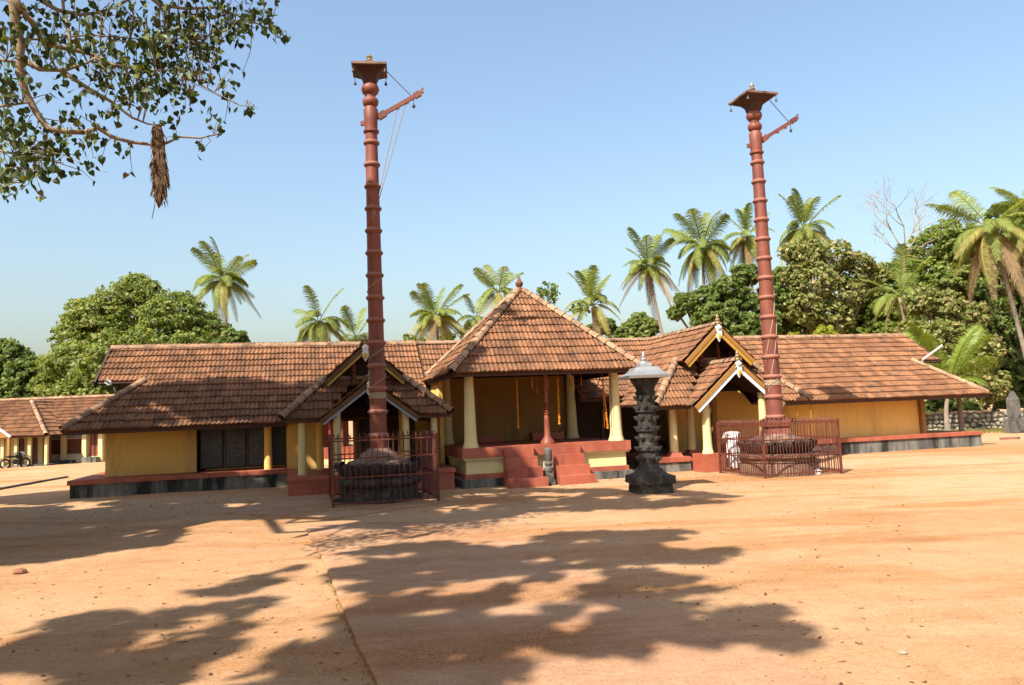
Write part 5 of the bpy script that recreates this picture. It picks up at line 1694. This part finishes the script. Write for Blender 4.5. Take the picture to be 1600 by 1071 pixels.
# in-frame leaf clusters: (centre px, py, spread px, number)
CL = [(60, 20, 60, 70), (140, 40, 60, 105), (215, 30, 55, 130), (270, 40, 45, 125), (330, 25, 45, 110), (390, 25, 35, 70), (430, 50, 18, 18), (300, 70, 45, 120), (230, 80, 45, 115), (180, 100, 40, 85), (280, 110, 40, 100),
      (330, 100, 25, 30), (240, 140, 38, 95), (200, 150, 30, 55), (290, 150, 25, 24), (150, 120, 35, 40), (350, 125, 22, 15), (350, 155, 18, 9), (395, 170, 12, 9), (340, 180, 20, 13), (345, 200, 12, 8), (310, 225, 14, 8), (270, 195, 25, 10),
      (60, 80, 50, 60), (20, 50, 40, 50), (90, 60, 30, 40), (110, 130, 35, 28), (20, 120, 30, 45), (5, 150, 25, 30), (15, 190, 30, 45), (40, 220, 35, 55), (70, 235, 35, 45), (30, 260, 32, 50), (10, 275, 25, 35), (100, 215, 35, 32), (130, 180, 35, 30),
      (60, 275, 22, 16), (90, 270, 25, 16), (120, 240, 25, 16), (155, 260, 18, 8), (190, 235, 18, 6), (200, 270, 10, 2), (60, 300, 12, 5), (5, 295, 12, 8), (170, 185, 25, 14), (150, 210, 22, 12), (410, 30, 18, 14), (370, 45, 25, 30), (350, 60, 22, 20), (450, 60, 6, 4)]
r_ = np.random.default_rng(77)
cen, big = [], []
for px, py, sp, n in CL:
    dist = None
    for i in range(n):
        qx, qy = px + r_.normal() * sp * .55, py + r_.normal() * sp * .5
        if qy < -25 or (qx > 462) or qy > 318:
            continue
        Y = 9.8 + 1.9 * max(0, min(1, qx / 430)) + r_.normal() * .45
        cen.append(np.array(at(qx, qy, Y)))
cen = np.array(cen)
# twigs from the nearest limb to every few leaves
for p in cen[::4]:
    d = ((ctrl - p) ** 2).sum(1)
    b = ctrl[d.argmin()]
    L = math.sqrt(d.min())
    if L < 1.6:
        mid = (p + b) / 2 + r_.normal(size=3) * .06 * L + np.array([0, 0, .06 * L])
        lm.tube([b, mid, p], [.008, .0055, .003], 4)

def peepal_leaf():
    """heart shaped leaf with a drip tip, folded along its rib; stalk end at the origin, hanging along -z"""
    out = [(0, 0), (.34, .1), (.5, -.12), (.44, -.42), (.24, -.72), (.07, -.92), (0, -1.18)]
    m = MB()
    right = [(a, -abs(a) * .3, c) for a, c in out]
    left = [(-a, -abs(a) * .3, c) for a, c in out[1:-1]]
    rib = [(0, 0, -.1), (0, 0, -.45), (0, 0, -.75)]
    V = right + left + rib
    n = len(right)
    m.add(V, [(0, 1, 2, n + 5), (n + 5, 2, 3, n + 6), (n + 6, 3, 4, n + 7), (n + 7, 4, 5, 6)] +
          [(0, n + 5, n + 1, n), (n + 5, n + 6, n + 2, n + 1), (n + 6, n + 7, n + 3, n + 2), (n + 7, 6, n + 4, n + 3)])
    m.tube([(0, 0, .6), (0, .03, .25), (0, 0, 0)], .012, 3)
    return m
PLF = peepal_leaf()
PL_ME = PLF.mesh('leaf', 'peepal')
LV, LF = np.array(PLF.v), PLF.f
depth = np.linalg.norm(cen - EY, axis=1)
order = np.argsort(depth)
pxs, pys, _ = project(cen)
vis = (pxs > 0) & (pys > 0)
singles = [i for i in order if vis[i]][:300]
ss = set(singles)
def leaf_mat(p, r):
    s = r.uniform(.062, .108)
    rot = Matrix.Rotation(r.uniform(0, 6.28), 4, 'Z') @ Matrix.Rotation(r.gauss(0, .55), 4, 'X') @ Matrix.Rotation(r.gauss(0, .5), 4, 'Y')
    return Matrix.Translation(Vector(p - porg)) @ rot @ Matrix.Diagonal((s, s, s, 1))
rr_ = random.Random(3)
for i in singles:
    link('leaf', PL_ME, pt, mat4=leaf_mat(cen[i], rr_))
# shade of the yard: leaves of the crown above and behind the camera, kept where their shade
# falls in the photo's shaded parts and where the lens does not see them
sun = np.array(SUN)
def to0(P):                                        # slide points down the sun's rays to the ground
    P = np.atleast_2d(np.array([np.array(p) for p in P]))
    return (P - sun * (P[:, 2:3] / sun[2]))[:, :2]
g_ = lambda pts: to0([on_ground(px, py) for px, py in pts])
vY = lambda pts, Y: to0([at(px, py, Y) for px, py in pts])
def roofpts(pts):
    out = []
    for px, py in pts:
        for s in np.linspace(18, 36, 1200):
            rr = ray(px, py)
            p = EY + rr * s / rr[1]
            v = UV(p)[1]
            if p[2] <= zr(v):
                break
        out.append(p)
    return to0(out)
SHADE = [
    g_([(0, 1090), (0, 1020), (60, 985), (150, 952), (300, 942), (420, 935), (520, 925), (540, 935), (430, 965), (540, 950), (600, 1090)]),
    g_([(300, 915), (400, 896), (520, 872), (540, 885), (420, 912), (310, 928)]),
    g_([(500, 915), (520, 870), (640, 848), (760, 850), (830, 838), (960, 832), (1060, 826), (1165, 855), (1110, 878), (1035, 885), (1105, 900), (1112, 925), (1200, 955), (1290, 1000), (1180, 1015), (1060, 1000), (950, 1030), (800, 1045), (700, 1090), (600, 1090), (540, 980)]),
    g_([(-20, 782), (110, 772), (350, 768), (690, 760), (690, 790), (520, 806), (300, 815), (250, 850), (-20, 885)]),
    g_([(690, 770), (800, 764), (880, 764), (1000, 766), (1170, 778), (1080, 792), (900, 800), (690, 818), (560, 828), (470, 820)]),
    roofpts([(92, 668), (150, 648), (205, 612), (260, 604), (320, 598), (390, 596), (450, 604), (500, 600), (500, 656)]),
    vY([(550, 318), (625, 306), (640, 560), (700, 690), (705, 800), (500, 800), (500, 690), (540, 560)], 21.1),
    vY([(440, 530), (520, 515), (640, 515), (720, 600), (720, 760), (430, 760)], 24.5),
    vY([(430, 600), (720, 600), (720, 760), (430, 760)], 25.8),
    vY([(105, 748), (440, 735), (690, 720), (800, 690), (835, 765), (690, 770), (105, 776)], 23.5),
]
HOLES = [g_(h_) for h_ in ([(600, 930), (640, 915), (690, 918), (650, 935), (600, 950)], [(780, 960), (800, 930), (850, 905), (880, 915), (930, 930), (880, 945)],
         [(980, 920), (1010, 912), (1040, 922), (1000, 930)], [(800, 880), (850, 868), (890, 872), (830, 890)], [(150, 1010), (330, 965), (420, 950), (300, 1000), (120, 1040)],
         [(770, 1090), (860, 1010), (900, 1015), (850, 1090)], [(450, 980), (520, 950), (530, 975), (470, 1000)], [(690, 1030), (750, 1022), (740, 1050), (690, 1071)],
         [(1060, 960), (1120, 950), (1130, 970), (1080, 980)])]
def inside(P, poly):
    x, y = P[:, 0], P[:, 1]
    r = np.zeros(len(P), bool)
    for (x1, y1), (x2, y2) in zip(poly, np.roll(poly, -1, 0)):
        c = (y1 > y) != (y2 > y)
        r ^= c & (x < (x2 - x1) * (y - y1) / (y2 - y1 + 1e-12) + x1)
    return r
allp = np.concatenate(SHADE)
lo, hi = allp.min(0) - .2, allp.max(0) + .2
N0, FLOOR = 420000, -.34
G = r_.uniform(lo, hi, size=(N0, 2))
msk = np.zeros(N0, bool)
WP = np.array([(noise.noise(Vector((g[0] * .8, g[1] * .8, 4))) + .6 * noise.noise(Vector((g[0] * 2.3, g[1] * 2.3, 8))), noise.noise(Vector((g[0] * .8, g[1] * .8, 14))) + .6 * noise.noise(Vector((g[0] * 2.3, g[1] * 2.3, 18)))) for g in G])
yard = np.zeros(N0, bool)
for i_, s in enumerate(SHADE):
    hit = inside(G + WP * (.55 if i_ in (0, 1, 2, 4) else .25), s)
    msk |= hit
    if i_ in (0, 1, 2, 4):
        yard |= hit
for h_ in HOLES:
    msk &= ~(inside(G, h_) & (r_.random(N0) < .9))
# a ragged edge: nudge the test points so outlines feather leaf by leaf
fl = np.array([noise.noise(Vector((g[0] * .55, g[1] * .55, 1.2))) + .5 * noise.noise(Vector((g[0] * 1.7, g[1] * 1.7, 2.2))) if m else -1 for g, m in zip(G, msk)])
st_ = np.array([noise.noise(Vector((g[0] * .65, (g[1] - .3 * g[0]) * 2.1, 6.2))) + .75 * noise.noise(Vector((g[0] * 1.5, (g[1] - .3 * g[0]) * 4.4, 3.3))) if m else 0 for g, m in zip(G, msk)])
G = G[msk & (fl > FLOOR) & (~yard | (st_ > -.29))]
# rest of the great crown, extended unseen to block skylight, shading beside and behind
E = np.stack([r_.uniform(-30, 3, 180000), r_.uniform(-16, 30, 180000)], 1)
ex_, ey_, ez_ = project(np.concatenate([E, np.zeros((len(E), 1))], 1))
E = E[~((ez_ > .2) & (ex_ > -60) & (ex_ < 1640) & (ey_ < 1110)) & (((E[:, 0] + 9) / 21) ** 2 + ((E[:, 1] - 9) / 22) ** 2 < 1)]
E = E[[noise.noise(Vector((g[0] * .3, g[1] * .3, 7.7))) > -.22 for g in E]]
NSH = len(G)
G = np.concatenate([G, E])
P = np.zeros((0, 3))
todo = G + r_.normal(size=G.shape) * .08
for _ in range(14):                                # try heights until the leaf is out of the lens's view
    H = r_.uniform(8.5 if _ else 4.5, 19.0, len(todo))
    H[:] = np.where((np.arange(len(todo)) < (NSH if _ == 0 else 0)) & (H < 10.5), H + 7, H)
    Q_ = np.concatenate([todo, np.zeros((len(todo), 1))], 1) + sun * (H / sun[2])[:, None]
    px_, py_, dz = project(Q_)
    ok = ~((dz > .2) & (px_ > -40) & (px_ < 1640) & (py_ > -45) & (py_ < 1110))
    P = np.concatenate([P, Q_[ok]])
    todo = todo[~ok]
P = P[~((P[:, 0] > -8) & (P[:, 2] < 8.5))]
print('PEEPAL crown leaves', len(P), 'shade part', NSH, 'unplaced', len(todo), 'in-frame', len(cen))
rest = np.array([cen[i] for i in range(len(cen)) if i not in ss])
V, F, Q = [], [], []
for i, p in enumerate(rest):
    m4 = np.array(leaf_mat(p, rr_))
    V.append(LV @ m4[:3, :3].T + m4[:3, 3])
    F += [tuple(k + i * len(LV) for k in f) for f in LF]
    Q += [rr_.random()] * len(LF)
me = bpy.data.meshes.new('leaves')
me.from_pydata(np.concatenate(V).tolist(), [], F)
me.attributes.new('rnd', 'FLOAT', 'FACE').data.foreach_set('value', Q)
me.materials.append(M['peepal'])
link('leaves', me, pt, kind='stuff')
link('crown', leaves_mesh('crown', 'peepal', P - porg, .1 + .06 * r_.random(len(P)), .8, None, 9), pt, kind='stuff')
# trunk and the great limbs out of sight
fork = np.array([TX_ + .6, TY_ + .3, 4.2])
lm.tube([(TX_, TY_, -.3), (TX_ - .1, TY_, 1.2), (TX_ + .2, TY_ + .1, 2.8), fork], [.85, .6, .52, .48], 12)
def bough(a_, e_, sag):
    n_ = 9
    L_ = np.linalg.norm(e_ - a_)
    out_ = [a_]
    w_ = r_.normal(size=3) * .05 * L_
    for i_ in range(1, n_):
        s_ = i_ / n_
        w_ = w_ * .6 + r_.normal(size=3) * .045 * L_
        out_.append(a_ + (e_ - a_) * s_ + np.array([0, 0, sag * L_ * math.sin(math.pi * s_)]) + w_ * math.sin(math.pi * s_) * 1.3)
    return out_ + [e_]
anch = [np.array(at(-10, -60, 9.6)), np.array(at(50, -30, 10.6)), np.array(at(200, -30, 11)), np.array(at(18, -20, 9.6))]
def hidden(pts):
    a, b, c = project(np.array(pts))
    return not np.any((c > .2) & (a > -30) & (a < 1630) & (b > -30) & (b < 1100))
way = np.array([-14.0, 9.0, 14.0])
lm.tube(bough(fork, way, .03), [.3 - .014 * i_ for i_ in range(10)], 9)
for a in anch:
    lm.tube(bough(way, a, .04), [.13 - .0075 * i_ for i_ in range(10)], 8)
def hidden(pts):
    a, b, c = project(np.array(pts))
    return not np.any((c > .2) & (a > -30) & (a < 1630) & (b > -30) & (b < 1100))
tgt = P[r_.choice(len(P), 160, replace=False)]
made = 0
for e in tgt:
    seg = bough(way, e, .05)
    if hidden(seg) and made < 3 and e[1] > 8:
        lm.tube(seg, [.1 - .009 * i_ for i_ in range(len(seg))], 6)
        made += 1
lm.build('branches', 'palebark', pt, smooth=True)

# dry fibre bundle caught on the drooping branch
c0, c1 = at(249, 196, 10.5), at(241, 326, 10.5)
Lb = c0.z - c1.z
r2 = random.Random(8)
m = MB()
prof = [(0, .05), (.1, .075), (.25, .085), (.36, .07), (.46, .1), (.6, .105), (.74, .095), (.86, .065), (.95, .03), (1, .008)]
n = 14
vs_ = []
for s, r in prof:
    for i in range(n):
        a = 2 * math.pi * i / n
        q_ = r * r2.uniform(.75, 1.2)
        vs_.append((q_ * math.cos(a) - .03 + .06 * s - .12 * max(0, s - .7), q_ * .8 * math.sin(a), -Lb * s))
m.add(vs_, [(j * n + i, j * n + (i + 1) % n, (j + 1) * n + (i + 1) % n, (j + 1) * n + i) for j in range(len(prof) - 1) for i in range(n)])
for k in range(150):
    s = r2.uniform(0, .92)
    a = r2.uniform(0, 6.28)
    rad = np.interp(s, [p[0] for p in prof], [p[1] for p in prof])
    p = Vector((rad * math.cos(a) - .03 + .06 * s, rad * .8 * math.sin(a), -Lb * s))
    q_ = p + Vector((math.cos(a) * r2.uniform(.01, .06), math.sin(a) * .03, -r2.uniform(.05, .16)))
    m.add([p + Vector((.012, 0, 0)), p - Vector((.012, 0, 0)), q_], [(0, 1, 2)])
m.tube([(.0, 0, .02), (.03, .0, -Lb * .3)], .01, 4)
m.tube([(-.06, 0, -Lb * .95), (-.1, 0, -Lb * 1.12)], .006, 4)
single(m, 'fibre_bundle', 'straw', 'bundle of dry brown fibre hanging from the drooping branch against the sky', 'bundle', c0)
